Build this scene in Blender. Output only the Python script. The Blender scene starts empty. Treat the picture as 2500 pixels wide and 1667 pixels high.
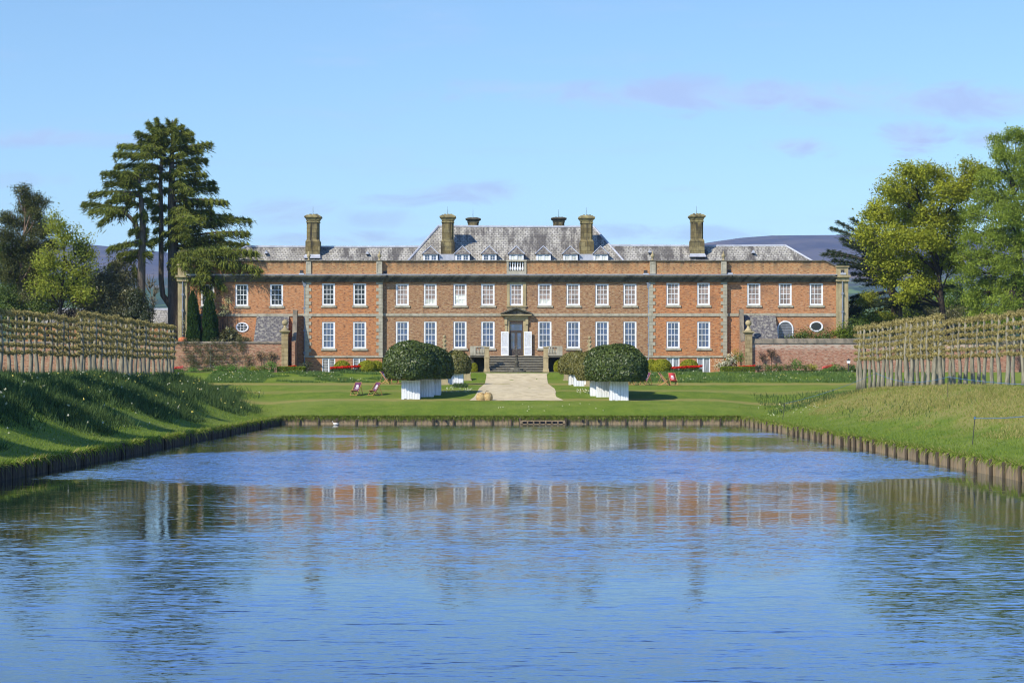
import bpy, bmesh, math, random
import numpy as np
from mathutils import Vector, Matrix
R = math.radians
random.seed(7)
RNG = np.random.default_rng(11)
SC = bpy.context.scene
COL = SC.collection

# ------------------------------------------------------------------ camera
F = 5450.0; CH = 3.35; HX = 1250.0; HY = 922.0        # focal length / eye height / principal point, in photo pixels
cam_d = bpy.data.cameras.new('camera'); cam = bpy.data.objects.new('camera', cam_d); COL.objects.link(cam)
cam.location = (0, 0, CH); cam.rotation_euler = (R(90), 0, 0)
cam_d.sensor_width = 36; cam_d.lens = 36*F/2500; cam_d.shift_y = (HY-833.5)/2500
cam_d.clip_start = 0.5; cam_d.clip_end = 30000
SC.camera = cam

# ------------------------------------------------------------------ sun, sky, exposure
SUN_AZ, SUN_EL = 44, 39
sd = (-math.sin(R(SUN_AZ))*math.cos(R(SUN_EL)), -math.cos(R(SUN_AZ))*math.cos(R(SUN_EL)), math.sin(R(SUN_EL)))
sun_d = bpy.data.lights.new('sun', 'SUN'); sun_d.energy = 5.0; sun_d.angle = R(0.5); sun_d.color = (1.0, .925, .79)
sun = bpy.data.objects.new('sun', sun_d); COL.objects.link(sun)
sun.rotation_euler = Vector(sd).to_track_quat('Z', 'Y').to_euler(); sun.location = (-60, -60, 80)
SC.view_settings.view_transform = 'Standard'; SC.view_settings.look = 'None'
SC.view_settings.exposure = 0.22; SC.view_settings.gamma = 1
SC.cycles.max_bounces = 8; SC.cycles.transparent_max_bounces = 8
SC.cycles.use_denoising = True; SC.cycles.filter_width = 1.15

world = bpy.data.worlds.new('World'); SC.world = world; world.use_nodes = True

class NT:
    """small node-tree writer"""
    def __init__(s, tree): s.t = tree; s.n = tree.nodes; s.l = tree.links
    def node(s, typ, **kw):
        n = s.n.new(typ)
        for k, v in kw.items(): setattr(n, k, v)
        return n
    def put(s, sock, v):
        if v is None: return
        if hasattr(v, 'links') or isinstance(v, bpy.types.NodeSocket): s.l.new(v, sock)
        else:
            if sock.type == 'RGBA' and len(v) == 3: v = (*v, 1)
            sock.default_value = v
    def math(s, op, a, b=None, c=None, clamp=False):
        n = s.node('ShaderNodeMath', operation=op, use_clamp=clamp)
        s.put(n.inputs[0], a); s.put(n.inputs[1], b); s.put(n.inputs[2], c)
        return n.outputs[0]
    def vmath(s, op, a, b=None):
        n = s.node('ShaderNodeVectorMath', operation=op); s.put(n.inputs[0], a)
        if op == 'SCALE': s.put(n.inputs['Scale'], b)
        elif b is not None: s.put(n.inputs[1], b)
        return n.outputs[0]
    def mix(s, f, a, b, blend='MIX'):
        n = s.node('ShaderNodeMix', data_type='RGBA', blend_type=blend)
        s.put(n.inputs[0], f); s.put(n.inputs[6], a); s.put(n.inputs[7], b)
        return n.outputs[2]
    def ramp(s, f, lo, hi, o0=0.0, o1=1.0):
        n = s.node('ShaderNodeMapRange', interpolation_type='SMOOTHSTEP', clamp=True)
        s.put(n.inputs[0], f); s.put(n.inputs[1], lo); s.put(n.inputs[2], hi); s.put(n.inputs[3], o0); s.put(n.inputs[4], o1)
        return n.outputs[0]
    def noise(s, vec, scale, detail=3, rough=.55, dist=0):
        n = s.node('ShaderNodeTexNoise'); s.put(n.inputs['Vector'], vec); n.inputs['Scale'].default_value = scale
        n.inputs['Detail'].default_value = detail; n.inputs['Roughness'].default_value = rough; n.inputs['Distortion'].default_value = dist
        return n
    def mapping(s, vec, scale=(1,1,1), loc=(0,0,0), rot=(0,0,0)):
        n = s.node('ShaderNodeMapping'); s.put(n.inputs[0], vec); n.inputs[1].default_value = loc
        n.inputs[2].default_value = rot; n.inputs[3].default_value = scale
        return n.outputs[0]
    def sep(s, v):
        n = s.node('ShaderNodeSeparateXYZ'); s.put(n.inputs[0], v); return n.outputs
    def comb(s, x, y, z):
        n = s.node('ShaderNodeCombineXYZ'); s.put(n.inputs[0], x); s.put(n.inputs[1], y); s.put(n.inputs[2], z); return n.outputs[0]

def build_world():
    t = NT(world.node_tree); t.n.clear()
    out = t.node('ShaderNodeOutputWorld'); bg = t.node('ShaderNodeBackground')
    sky = t.node('ShaderNodeTexSky', sky_type='NISHITA', sun_disc=False)
    sky.sun_elevation = R(SUN_EL); sky.sun_rotation = R(180+SUN_AZ)
    sky.air_density = 0.9; sky.dust_density = 0.0; sky.ozone_density = 4.0; sky.altitude = 0
    tc = t.node('ShaderNodeTexCoord'); d = t.sep(tc.outputs['Generated'])
    el = t.math('MAXIMUM', d[2], 0.0)
    yy = t.math('MAXIMUM', d[1], 0.02)
    u = t.math('DIVIDE', d[0], yy); v = t.math('DIVIDE', d[2], yy)
    uv = t.comb(u, v, 0.0)
    col = t.mix(1.0, sky.outputs[0], (1.06, 1.17, 1.20, 1), 'MULTIPLY')
    # brightening added to the unseen upper sky so the water reflects brighter
    sky_lift = t.math('MULTIPLY', t.ramp(d[2], .17, .34), t.ramp(d[2], .85, .6)); col = t.mix(1.0, col, t.mix(sky_lift, (1, 1, 1, 1), (1.62, 1.85, 2.45, 1)), 'MULTIPLY')
    zen = t.ramp(d[2], .42, .75); col = t.mix(1.0, col, t.mix(zen, (1, 1, 1, 1), (.45, .48, .55, 1)), 'MULTIPLY')
    # thin lilac cloud banks: (centre u, centre v, half width, half height, strength)
    n1 = t.noise(t.mapping(uv, (1, 2.6, 1)), 22, 7, .62, .8).outputs[0]
    n2 = t.noise(t.mapping(uv, (1, 7, 1), (3.1, 1.7, 0)), 9, 4, .6).outputs[0]
    total = None
    for (px, py, wx, wy, k) in CLOUDS:
        cu, cv, a, b = (px-HX)/F, (HY-py)/F, wx/F, wy/F
        du = t.math('DIVIDE', t.math('SUBTRACT', u, cu), a); dv = t.math('DIVIDE', t.math('SUBTRACT', v, cv), b)
        r2 = t.math('ADD', t.math('MULTIPLY', du, du), t.math('MULTIPLY', dv, dv))
        r2 = t.math('ADD', r2, t.math('MULTIPLY', t.math('SUBTRACT', n1, .5), 5.0))
        m = t.math('MULTIPLY', t.ramp(r2, 1.25, -.5), k*.85)
        total = m if total is None else t.math('MAXIMUM', total, m)
    wisps = t.math('MULTIPLY', t.ramp(n2, .52, .78), .22)
    total = t.math('MAXIMUM', total, wisps)
    total = t.math('MULTIPLY', total, t.ramp(d[1], 0.0, 0.3))
    cl = t.mix(t.ramp(n1, .35, .7), (3.9, 4.9, 7.6, 1), (5.0, 5.8, 8.0, 1))
    col = t.mix(total, col, cl)
    t.put(bg.inputs[0], col); bg.inputs[1].default_value = 0.115
    t.l.new(bg.outputs[0], out.inputs[0])
HAZE = 8.0e-5
CLOUDS = [(1900, 235, 820, 46, .95), (2400, 255, 420, 42, .95), (1300, 215, 260, 22, .7), (2230, 335, 95, 50, 1.1), (1950, 358, 120, 28, 1.0), (2420, 345, 80, 34, .8),
          (1150, 472, 170, 32, .85), (980, 490, 120, 18, .6), (720, 520, 150, 40, .7), (950, 535, 140, 24, .55), (100, 335, 320, 28, .8), (60, 440, 160, 22, .35),
          (820, 150, 120, 18, .3), (1680, 462, 70, 12, .35), (1560, 570, 300, 26, .6), (850, 585, 260, 22, .8)]
build_world()

# ------------------------------------------------------------------ geometry helpers
def at(px, py, Y):
    s = F/Y
    return Vector(((px-HX)/s, Y, CH-(py-HY)/s))
def sm(a, b, x):
    t = np.clip((np.asarray(x, float)-a)/(b-a), 0, 1); return t*t*(3-2*t)

LAWN_Y = [-50, 0, 4.4, 5, 159.9, 160.4, 161.2, 164, 166.5, 169.5, 173, 176.5, 180, 187, 188.5, 193.2, 195, 215, 320, 700, 7000]
LAWN_Z = [1.9, 1.75, .6, .55, .55, .58, .72, 1.25, 1.62, 1.74, 2.18, 2.36, 2.70, 2.88, 3.02, 3.72, 3.83, 3.86, 3.4, 2.0, 0.0]
WL, WR, WF, WN = -16.6, 16.5, 160.3, 5.0          # water's edges
def ground(X, Y):
    X = np.asarray(X, float); Y = np.asarray(Y, float)
    zl = np.interp(Y, LAWN_Y, LAWN_Z)
    left = .55+2.62*sm(-17.0, -24.6, X)-.25*sm(-25.5, -29, X)+.12*np.sin(Y*.21+X*.3)*sm(-18, -22, X)
    right = .55+2.2*sm(16.9, 27.5, X)+.10*np.sin(Y*.16+X*.4)*sm(18, 21, X)
    zb = np.where(X < 0, left, right)
    w = np.where((np.abs(X) < 16.55) & (Y < 161), 0, 1-sm(160.5, 182, Y))*sm(0, 1, np.where(Y < 160.3, 1.0, (np.abs(X)-np.interp(Y, [160.3, 165], [16.3, 14.0]))/np.interp(Y, [160.3, 165], [1.3, 10.0])))
    w = np.where(Y < 30, w*sm(0, 30, Y)*1.0, w)
    z = zl*(1-w)+zb*w
    z = np.where((np.abs(X) > 16.4) & (Y < 30), np.maximum(z, .55), z)
    return z
def g(X, Y): return float(ground(X, Y))
def foot(px, py):
    """the point of the ground seen at photo pixel (px, py)"""
    Ys = np.linspace(60, 206, 3000); Xs = (px-HX)*Ys/F; z = ground(Xs, Ys)
    pg = HY+(CH-z)*F/Ys
    k = np.argmax(pg <= py)
    return Vector((Xs[k], Ys[k], z[k]))

WLOC = {}
def wl(o): return WLOC.get(o.name, Vector((0, 0, 0))) if o is not None else Vector((0, 0, 0))
def tag(o, label=None, cat=None, group=None, kind=None):
    if label: o['label'] = label
    if cat: o['category'] = cat
    if group: o['group'] = group
    if kind: o['kind'] = kind
    return o
def thing(name, label, cat, loc=(0, 0, 0), group=None):
    o = bpy.data.objects.new(name, None); COL.objects.link(o); o.location = loc
    o.empty_display_size = .3
    WLOC[o.name] = Vector(loc)
    return tag(o, label, cat, group)
def link_mesh(me, name, parent=None, loc=None):
    o = bpy.data.objects.new(name, me); COL.objects.link(o)
    if parent is not None: o.parent = parent; WLOC[o.name] = wl(parent)
    else:
        WLOC[o.name] = Vector(loc) if loc is not None else Vector((0, 0, 0))
        if loc is not None: o.location = loc
    return o
def dup(o, parent=None):
    c = o.copy(); COL.objects.link(c)
    if parent is not None: c.parent = parent
    for ch in [x for x in bpy.data.objects if x.parent == o]: dup(ch, c)
    return c
CHILD = {}
def dup_fast(root, children):
    c = root.copy(); COL.objects.link(c)
    for ch, subs in children:
        k = ch.copy(); COL.objects.link(k); k.parent = c
        for sb in subs:
            q = sb.copy(); COL.objects.link(q); q.parent = k
    return c
def tree_of(root):
    al = list(bpy.data.objects)
    return [(c, [d for d in al if d.parent == c]) for c in al if c.parent == root]

class MB:
    def __init__(s): s.v = []; s.f = []; s.m = []
    def add(s, vs, fs, m=0):
        b = len(s.v); s.v += [tuple(v) for v in vs]
        for f in fs: s.f.append([b+i for i in f]); s.m.append(m)
        return s
    def box(s, x0, x1, y0, y1, z0, z1, m=0):
        return s.add([(x0,y0,z0),(x1,y0,z0),(x1,y1,z0),(x0,y1,z0),(x0,y0,z1),(x1,y0,z1),(x1,y1,z1),(x0,y1,z1)],
                     [(0,3,2,1),(4,5,6,7),(0,1,5,4),(1,2,6,5),(2,3,7,6),(3,0,4,7)], m)
    def frustum(s, cx, cy, z0, z1, a0, b0, a1, b1, m=0):
        return s.add([(cx-a0,cy-b0,z0),(cx+a0,cy-b0,z0),(cx+a0,cy+b0,z0),(cx-a0,cy+b0,z0),
                      (cx-a1,cy-b1,z1),(cx+a1,cy-b1,z1),(cx+a1,cy+b1,z1),(cx-a1,cy+b1,z1)],
                     [(0,3,2,1),(4,5,6,7),(0,1,5,4),(1,2,6,5),(2,3,7,6),(3,0,4,7)], m)
    def quad(s, a, b, c, d, m=0): return s.add([a,b,c,d], [(0,1,2,3)], m)
    def prism(s, poly, lo, hi, axis='y', m=0):
        def P(p, t): return (p[0], t, p[1]) if axis == 'y' else ((t, p[0], p[1]) if axis == 'x' else (p[0], p[1], t))
        n = len(poly)
        return s.add([P(p, lo) for p in poly]+[P(p, hi) for p in poly],
                     [tuple(range(n))[::-1], tuple(range(n, 2*n))]+[(i, (i+1) % n, n+(i+1) % n, n+i) for i in range(n)], m)
    def lathe(s, prof, cx, cy, n=12, m=0, cz=0, sx=1, sy=1):
        vs = []
        for r, z in prof:
            for i in range(n):
                a = 2*math.pi*i/n; vs.append((cx+r*sx*math.cos(a), cy+r*sy*math.sin(a), cz+z))
        fs = [(j*n+i, j*n+(i+1) % n, (j+1)*n+(i+1) % n, (j+1)*n+i) for j in range(len(prof)-1) for i in range(n)]
        fs.append(tuple(range(n))[::-1]); b = (len(prof)-1)*n; fs.append(tuple(range(b, b+n)))
        return s.add(vs, fs, m)
    def ball(s, c, r, n=12, m=0, sx=1, sy=1, sz=1):
        k = n//2
        return s.lathe([(r*max(.02, math.sin(math.pi*j/k)), -r*sz*math.cos(math.pi*j/k)) for j in range(k+1)], c[0], c[1], n, m, c[2], sx, sy)
    def tube(s, pts, rad, n=7, m=0):
        pts = [Vector(p) for p in pts]; k = len(pts)
        if not hasattr(rad, '__len__'): rad = [rad]*k
        vs = []
        for i, p in enumerate(pts):
            d = (pts[min(i+1, k-1)]-pts[max(i-1, 0)])
            if d.length < 1e-6: d = Vector((0, 0, 1))
            d.normalize()
            a = d.cross(Vector((0, 1, 0)) if abs(d.y) < .8 else Vector((1, 0, 0))).normalized(); b = d.cross(a)
            for j in range(n):
                t = 2*math.pi*j/n; vs.append(p+a*rad[i]*math.cos(t)+b*rad[i]*math.sin(t))
        fs = [(i*n+j, i*n+(j+1) % n, (i+1)*n+(j+1) % n, (i+1)*n+j) for i in range(k-1) for j in range(n)]
        fs += [tuple(range(n))[::-1], tuple(range((k-1)*n, k*n))]
        return s.add(vs, fs, m)
    def bar(s, a, b, w, h, m=0):
        """rectangular bar from a to b"""
        a = Vector(a); b = Vector(b); d = (b-a).normalized()
        u = d.cross(Vector((0, 0, 1)) if abs(d.z) < .9 else Vector((1, 0, 0))).normalized()*w/2; w2 = u.cross(d).normalized()*h/2
        vs = [a-u-w2, a+u-w2, a+u+w2, a-u+w2, b-u-w2, b+u-w2, b+u+w2, b-u+w2]
        return s.add(vs, [(0,3,2,1),(4,5,6,7),(0,1,5,4),(1,2,6,5),(2,3,7,6),(3,0,4,7)], m)
    def build(s, name, mats, parent=None, smooth=False, loc=None, recalc=True):
        off = wl(parent) if parent is not None else (Vector(loc) if loc is not None else Vector((0, 0, 0)))
        me = bpy.data.meshes.new(name)
        me.from_pydata([(v[0]-off[0], v[1]-off[1], v[2]-off[2]) for v in s.v], [], s.f)
        if not isinstance(mats, (list, tuple)): mats = [mats]
        for m in mats: me.materials.append(m)
        if len(mats) > 1: me.polygons.foreach_set('material_index', s.m)
        if recalc:
            bm = bmesh.new(); bm.from_mesh(me); bmesh.ops.recalc_face_normals(bm, faces=bm.faces); bm.to_mesh(me); bm.free()
        if smooth: me.polygons.foreach_set('use_smooth', [True]*len(me.polygons))
        me.update()
        return link_mesh(me, name, parent, loc)

def np_mesh(name, V, n, mats, parent=None, tint=None, loc=None, smooth=False, mi=None):
    """V: (k*n, 3) vertices of k separate n-gons"""
    off = wl(parent) if parent is not None else (Vector(loc) if loc is not None else Vector((0, 0, 0)))
    V = np.asarray(V, np.float32).reshape(-1, 3)-np.array(off, np.float32)
    k = len(V)//n
    me = bpy.data.meshes.new(name)
    me.vertices.add(len(V)); me.vertices.foreach_set('co', V.ravel())
    me.loops.add(k*n); me.loops.foreach_set('vertex_index', np.arange(k*n, dtype=np.int32))
    me.polygons.add(k); me.polygons.foreach_set('loop_start', np.arange(0, k*n, n, dtype=np.int32))
    me.polygons.foreach_set('loop_total', np.full(k, n, np.int32))
    for m in (mats if isinstance(mats, (list, tuple)) else [mats]): me.materials.append(m)
    if mi is not None: me.polygons.foreach_set('material_index', np.asarray(mi, np.int32))
    if tint is not None:
        a = me.attributes.new('tint', 'FLOAT', 'FACE'); a.data.foreach_set('value', np.asarray(tint, np.float32))
    me.update()
    return link_mesh(me, name, parent, loc)
def unit(v): return v/np.maximum(np.linalg.norm(v, axis=-1, keepdims=True), 1e-6)
def diamonds(C, A, B):
    """leaf shaped quads: centres C, half length vectors A, half width vectors B"""
    return np.stack([C-A, C+B-A*.15, C+A, C-B-A*.15], 1).reshape(-1, 3)
def blades(C, D, W):
    """standing triangular blades"""
    return np.stack([C-W, C+W, C+D], 1).reshape(-1, 3)

# ------------------------------------------------------------------ materials
def new_mat(name):
    m = bpy.data.materials.new(name); m.use_nodes = True; t = NT(m.node_tree); t.n.clear()
    out = t.node('ShaderNodeOutputMaterial')
    return m, t, out
def pbsdf(t, out, col, rough=.8, normal=None, spec=.3, ior=None, metal=0, coat=0):
    b = t.node('ShaderNodeBsdfPrincipled'); t.put(b.inputs['Base Color'], col); t.put(b.inputs['Roughness'], rough)
    b.inputs['Specular IOR Level'].default_value = spec; b.inputs['Metallic'].default_value = metal
    if ior: b.inputs['IOR'].default_value = ior
    if coat: b.inputs['Coat Weight'].default_value = coat; b.inputs['Coat Roughness'].default_value = .03
    if normal is not None: t.put(b.inputs['Normal'], normal)
    t.l.new(b.outputs[0], out.inputs[0]); return b
def bump(t, h, strength=.3, dist=.02):
    n = t.node('ShaderNodeBump'); n.inputs['Strength'].default_value = strength; n.inputs['Distance'].default_value = dist
    t.put(n.inputs['Height'], h); return n.outputs[0]
def objco(t): return t.node('ShaderNodeTexCoord').outputs['Object']
def worldco(t): return t.node('ShaderNodeNewGeometry').outputs['Position']

def m_simple(name, c1, c2=None, scale=4, rough=.7, spec=.3, stretch=(1,1,1), lo=.35, hi=.65, detail=4, bmp=0):
    m, t, out = new_mat(name)
    if c2 is None: pbsdf(t, out, c1, rough, None, spec); return m
    n = t.noise(t.mapping(objco(t), stretch), scale, detail).outputs[0]
    pbsdf(t, out, t.mix(t.ramp(n, lo, hi), c1, c2), rough, bump(t, n, bmp) if bmp else None, spec)
    return m

def m_brick(name, c1, c2, c3, mortar, soot=.5, topdark=None, lighten=None):
    m, t, out = new_mat(name)
    p = worldco(t); q = t.sep(p)
    uv = t.comb(t.math('ADD', q[0], q[1]), q[2], 0.0)
    b = t.node('ShaderNodeTexBrick'); t.put(b.inputs['Vector'], uv)
    b.inputs['Scale'].default_value = 1; b.inputs['Brick Width'].default_value = .24; b.inputs['Row Height'].default_value = .078
    b.inputs['Mortar Size'].default_value = .008; b.inputs['Mortar Smooth'].default_value = .3; b.inputs['Bias'].default_value = 0
    t.put(b.inputs['Color1'], c1); t.put(b.inputs['Color2'], c2); t.put(b.inputs['Mortar'], mortar)
    st = t.noise(t.mapping(uv, (2.0, 6.4, 1)), 1.0, 4, .7).outputs[0]      # batches of odd bricks along the courses
    big = t.noise(uv, .32, 4, .6).outputs[0]
    fine = t.noise(t.mapping(uv, (3.4, 10.5, 1), (9, 3, 0)), 1.0, 2, .6).outputs[0]
    col = t.mix(t.ramp(st, .49, .60, 0, .85), b.outputs[0], c3)
    col = t.mix(t.ramp(fine, .55, .66, 0, .75), col, mortar)
    col = t.mix(t.ramp(fine, .47, .34, 0, .75), col, (.10, .055, .04, 1))
    col = t.mix(t.ramp(big, .52, .74, 0, soot), col, (.11, .075, .055, 1))
    if topdark:                                                             # run-off staining under a coping
        z0, z1, k = topdark
        streak = t.noise(t.mapping(uv, (1.6, .12, 1)), 1.0, 4, .6).outputs[0]
        f = t.math('MULTIPLY', t.ramp(streak, .42, .62, 0, k), t.ramp(q[2], z0, z1))
        col = t.mix(f, col, (.085, .075, .05, 1))
    if lighten:                                                             # lime-washed, salted courses
        z0, z1, k = lighten
        f = t.math('MULTIPLY', t.ramp(st, .36, .55, 0, k), t.math('MULTIPLY', t.ramp(q[2], z0, z0+.5), t.ramp(q[2], z1+.5, z1)))
        col = t.mix(f, col, (.50, .42, .33, 1))
    pbsdf(t, out, col, .9, bump(t, b.outputs['Fac'], .25, .01), .15)
    return m

def m_stone(name, c1, c2, dark=(.08, .075, .06, 1), amount=.5, vertical=1.0, blocks=None):
    m, t, out = new_mat(name)
    p = worldco(t); q = t.sep(p); uv = t.comb(t.math('ADD', q[0], q[1]), q[2], 0.0)
    n = t.noise(uv, 1.6, 5, .62).outputs[0]; s = t.noise(t.mapping(uv, (2.4, .35*vertical, 1)), 1.0, 4, .6).outputs[0]
    col = t.mix(t.ramp(n, .35, .65), c1, c2)
    if blocks:
        b = t.node('ShaderNodeTexBrick'); t.put(b.inputs['Vector'], t.mapping(uv, loc=blocks[2])); b.inputs['Scale'].default_value = 1
        b.inputs['Brick Width'].default_value = blocks[0]; b.inputs['Row Height'].default_value = blocks[1]; b.inputs['Mortar Size'].default_value = .012
        t.put(b.inputs['Color1'], (1, 1, 1, 1)); t.put(b.inputs['Color2'], (.66, .62, .56, 1)); t.put(b.inputs['Mortar'], (.25, .22, .18, 1))
        col = t.mix(1.0, col, b.outputs[0], 'MULTIPLY')
    col = t.mix(t.ramp(s, .46, .66, 0, amount), col, dark)
    pbsdf(t, out, col, .9, bump(t, n, .2, .02), .15)
    return m

def m_slate(name, light, mid, dark, streak=1.0):
    m, t, out = new_mat(name)
    p = worldco(t); q = t.sep(p); uv = t.comb(q[0], t.math('MULTIPLY', q[2], 1.3), 0.0)
    b = t.node('ShaderNodeTexBrick'); t.put(b.inputs['Vector'], uv); b.inputs['Scale'].default_value = 1
    b.inputs['Brick Width'].default_value = .32; b.inputs['Row Height'].default_value = .24; b.inputs['Mortar Size'].default_value = .02
    t.put(b.inputs['Color1'], light); t.put(b.inputs['Color2'], mid); t.put(b.inputs['Mortar'], (.05, .045, .045, 1))
    lich = t.noise(t.mapping(uv, (3.3, 4, 1)), 1.0, 3, .6).outputs[0]
    col = t.mix(t.ramp(lich, .45, .62, 0, .55), b.outputs[0], (.40, .38, .30, 1))
    s = t.noise(t.mapping(uv, (1.15, .22, 1)), 1.0, 5, .68).outputs[0]
    s2 = t.noise(t.mapping(uv, (.12, .3, 1), (2.2, 0, 0)), 1.0, 3, .6).outputs[0]
    f = t.math('MULTIPLY', t.ramp(s, .42, .58, 0, .85*streak), t.ramp(s2, .36, .56, .35, 1))
    col = t.mix(f, col, dark)
    pbsdf(t, out, col, .85, bump(t, b.outputs['Fac'], .3, .02), .1)
    return m

def m_leaf(name, c1, c2, trans=.28, gloss=0.0, rough=.45, patch=None):
    m, t, out = new_mat(name)
    a = t.node('ShaderNodeAttribute', attribute_name='tint'); f = a.outputs['Fac']
    col = t.mix(f, c1, c2)
    if patch:
        n = t.noise(worldco(t), patch[1], 2).outputs[0]; col = t.mix(t.ramp(n, .48, .66, 0, patch[2]), col, patch[0])
    d = t.node('ShaderNodeBsdfDiffuse'); t.put(d.inputs[0], col)
    tr = t.node('ShaderNodeBsdfTranslucent'); t.put(tr.inputs[0], t.mix(1.0, col, (1.25, 1.25, .6, 1), 'MULTIPLY'))
    mx = t.node('ShaderNodeMixShader'); mx.inputs[0].default_value = trans
    t.l.new(d.outputs[0], mx.inputs[1]); t.l.new(tr.outputs[0], mx.inputs[2]); sh = mx.outputs[0]
    if gloss:
        gl = t.node('ShaderNodeBsdfGlossy'); gl.inputs['Roughness'].default_value = rough; gl.inputs[0].default_value = (1, 1, 1, 1)
        m2 = t.node('ShaderNodeMixShader'); m2.inputs[0].default_value = gloss
        t.l.new(sh, m2.inputs[1]); t.l.new(gl.outputs[0], m2.inputs[2]); sh = m2.outputs[0]
    t.l.new(sh, out.inputs[0]); return m

def m_bark(name, c1, c2, scale=3):
    m, t, out = new_mat(name)
    n = t.noise(t.mapping(worldco(t), (3, 3, .6)), scale, 4, .6).outputs[0]
    pbsdf(t, out, t.mix(t.ramp(n, .35, .65), c1, c2), .9, bump(t, n, .5, .04), .1); return m

def m_grass():
    m, t, out = new_mat('lawn grass')
    p = worldco(t); q = t.sep(p)
    fine = t.noise(t.mapping(p, (9, 3.2, 9)), 1.0, 3, .7).outputs[0]
    mid = t.noise(t.mapping(p, (.9, .55, 1)), 1.0, 5, .65).outputs[0]
    big = t.noise(t.mapping(p, (.09, .16, 1)), 1.0, 4, .6).outputs[0]
    col = t.mix(t.ramp(mid, .35, .66), (.108, .168, .018, 1), (.155, .212, .026, 1))
    col = t.mix(t.ramp(fine, .40, .66, 0, .55), col, (.080, .130, .017, 1))
    col = t.mix(t.ramp(big, .45, .65, 0, .5), col, (.195, .225, .050, 1))
    # mown, drier flats between the lawn's low steps
    yb = t.math('ADD', q[1], t.math('MULTIPLY', t.math('SUBTRACT', mid, .5), 1.8))
    for a, b, k in ((166.3, 170.0, .75), (174.0, 177.2, .5), (181.5, 187.6, .85)):
        f = t.math('MULTIPLY', t.ramp(yb, a, a+.9), t.ramp(yb, b, b-.9))
        f = t.math('MULTIPLY', f, k)
        col = t.mix(f, col, (.27, .235, .07, 1))
    # rough straw-coloured grass on the upper part of the sunny right bank
    straw = t.noise(t.mapping(p, (.42, .20, 1), (5, 2, 0)), 1.0, 4, .6).outputs[0]
    xr = t.math('ADD', q[0], t.math('MULTIPLY', t.math('SUBTRACT', straw, .5), 9))
    f = t.math('MULTIPLY', t.math('MULTIPLY', t.ramp(xr, 19.2, 22.4), t.ramp(q[1], 172, 158)), t.ramp(fine, .25, .6, .45, .95))
    f = t.math('MULTIPLY', f, t.ramp(q[0], 27.8, 25.5, .25, 1))
    f = t.math('MULTIPLY', f, .72); col = t.mix(f, col, (.30, .235, .085, 1))
    far = t.ramp(q[1], 260, 700); col = t.mix(far, col, (.10, .16, .045, 1))
    hgt = t.math('ADD', fine, t.math('MULTIPLY', mid, .8))
    pbsdf(t, out, col, .95, bump(t, hgt, .55, .07), .08)
    return m

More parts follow.
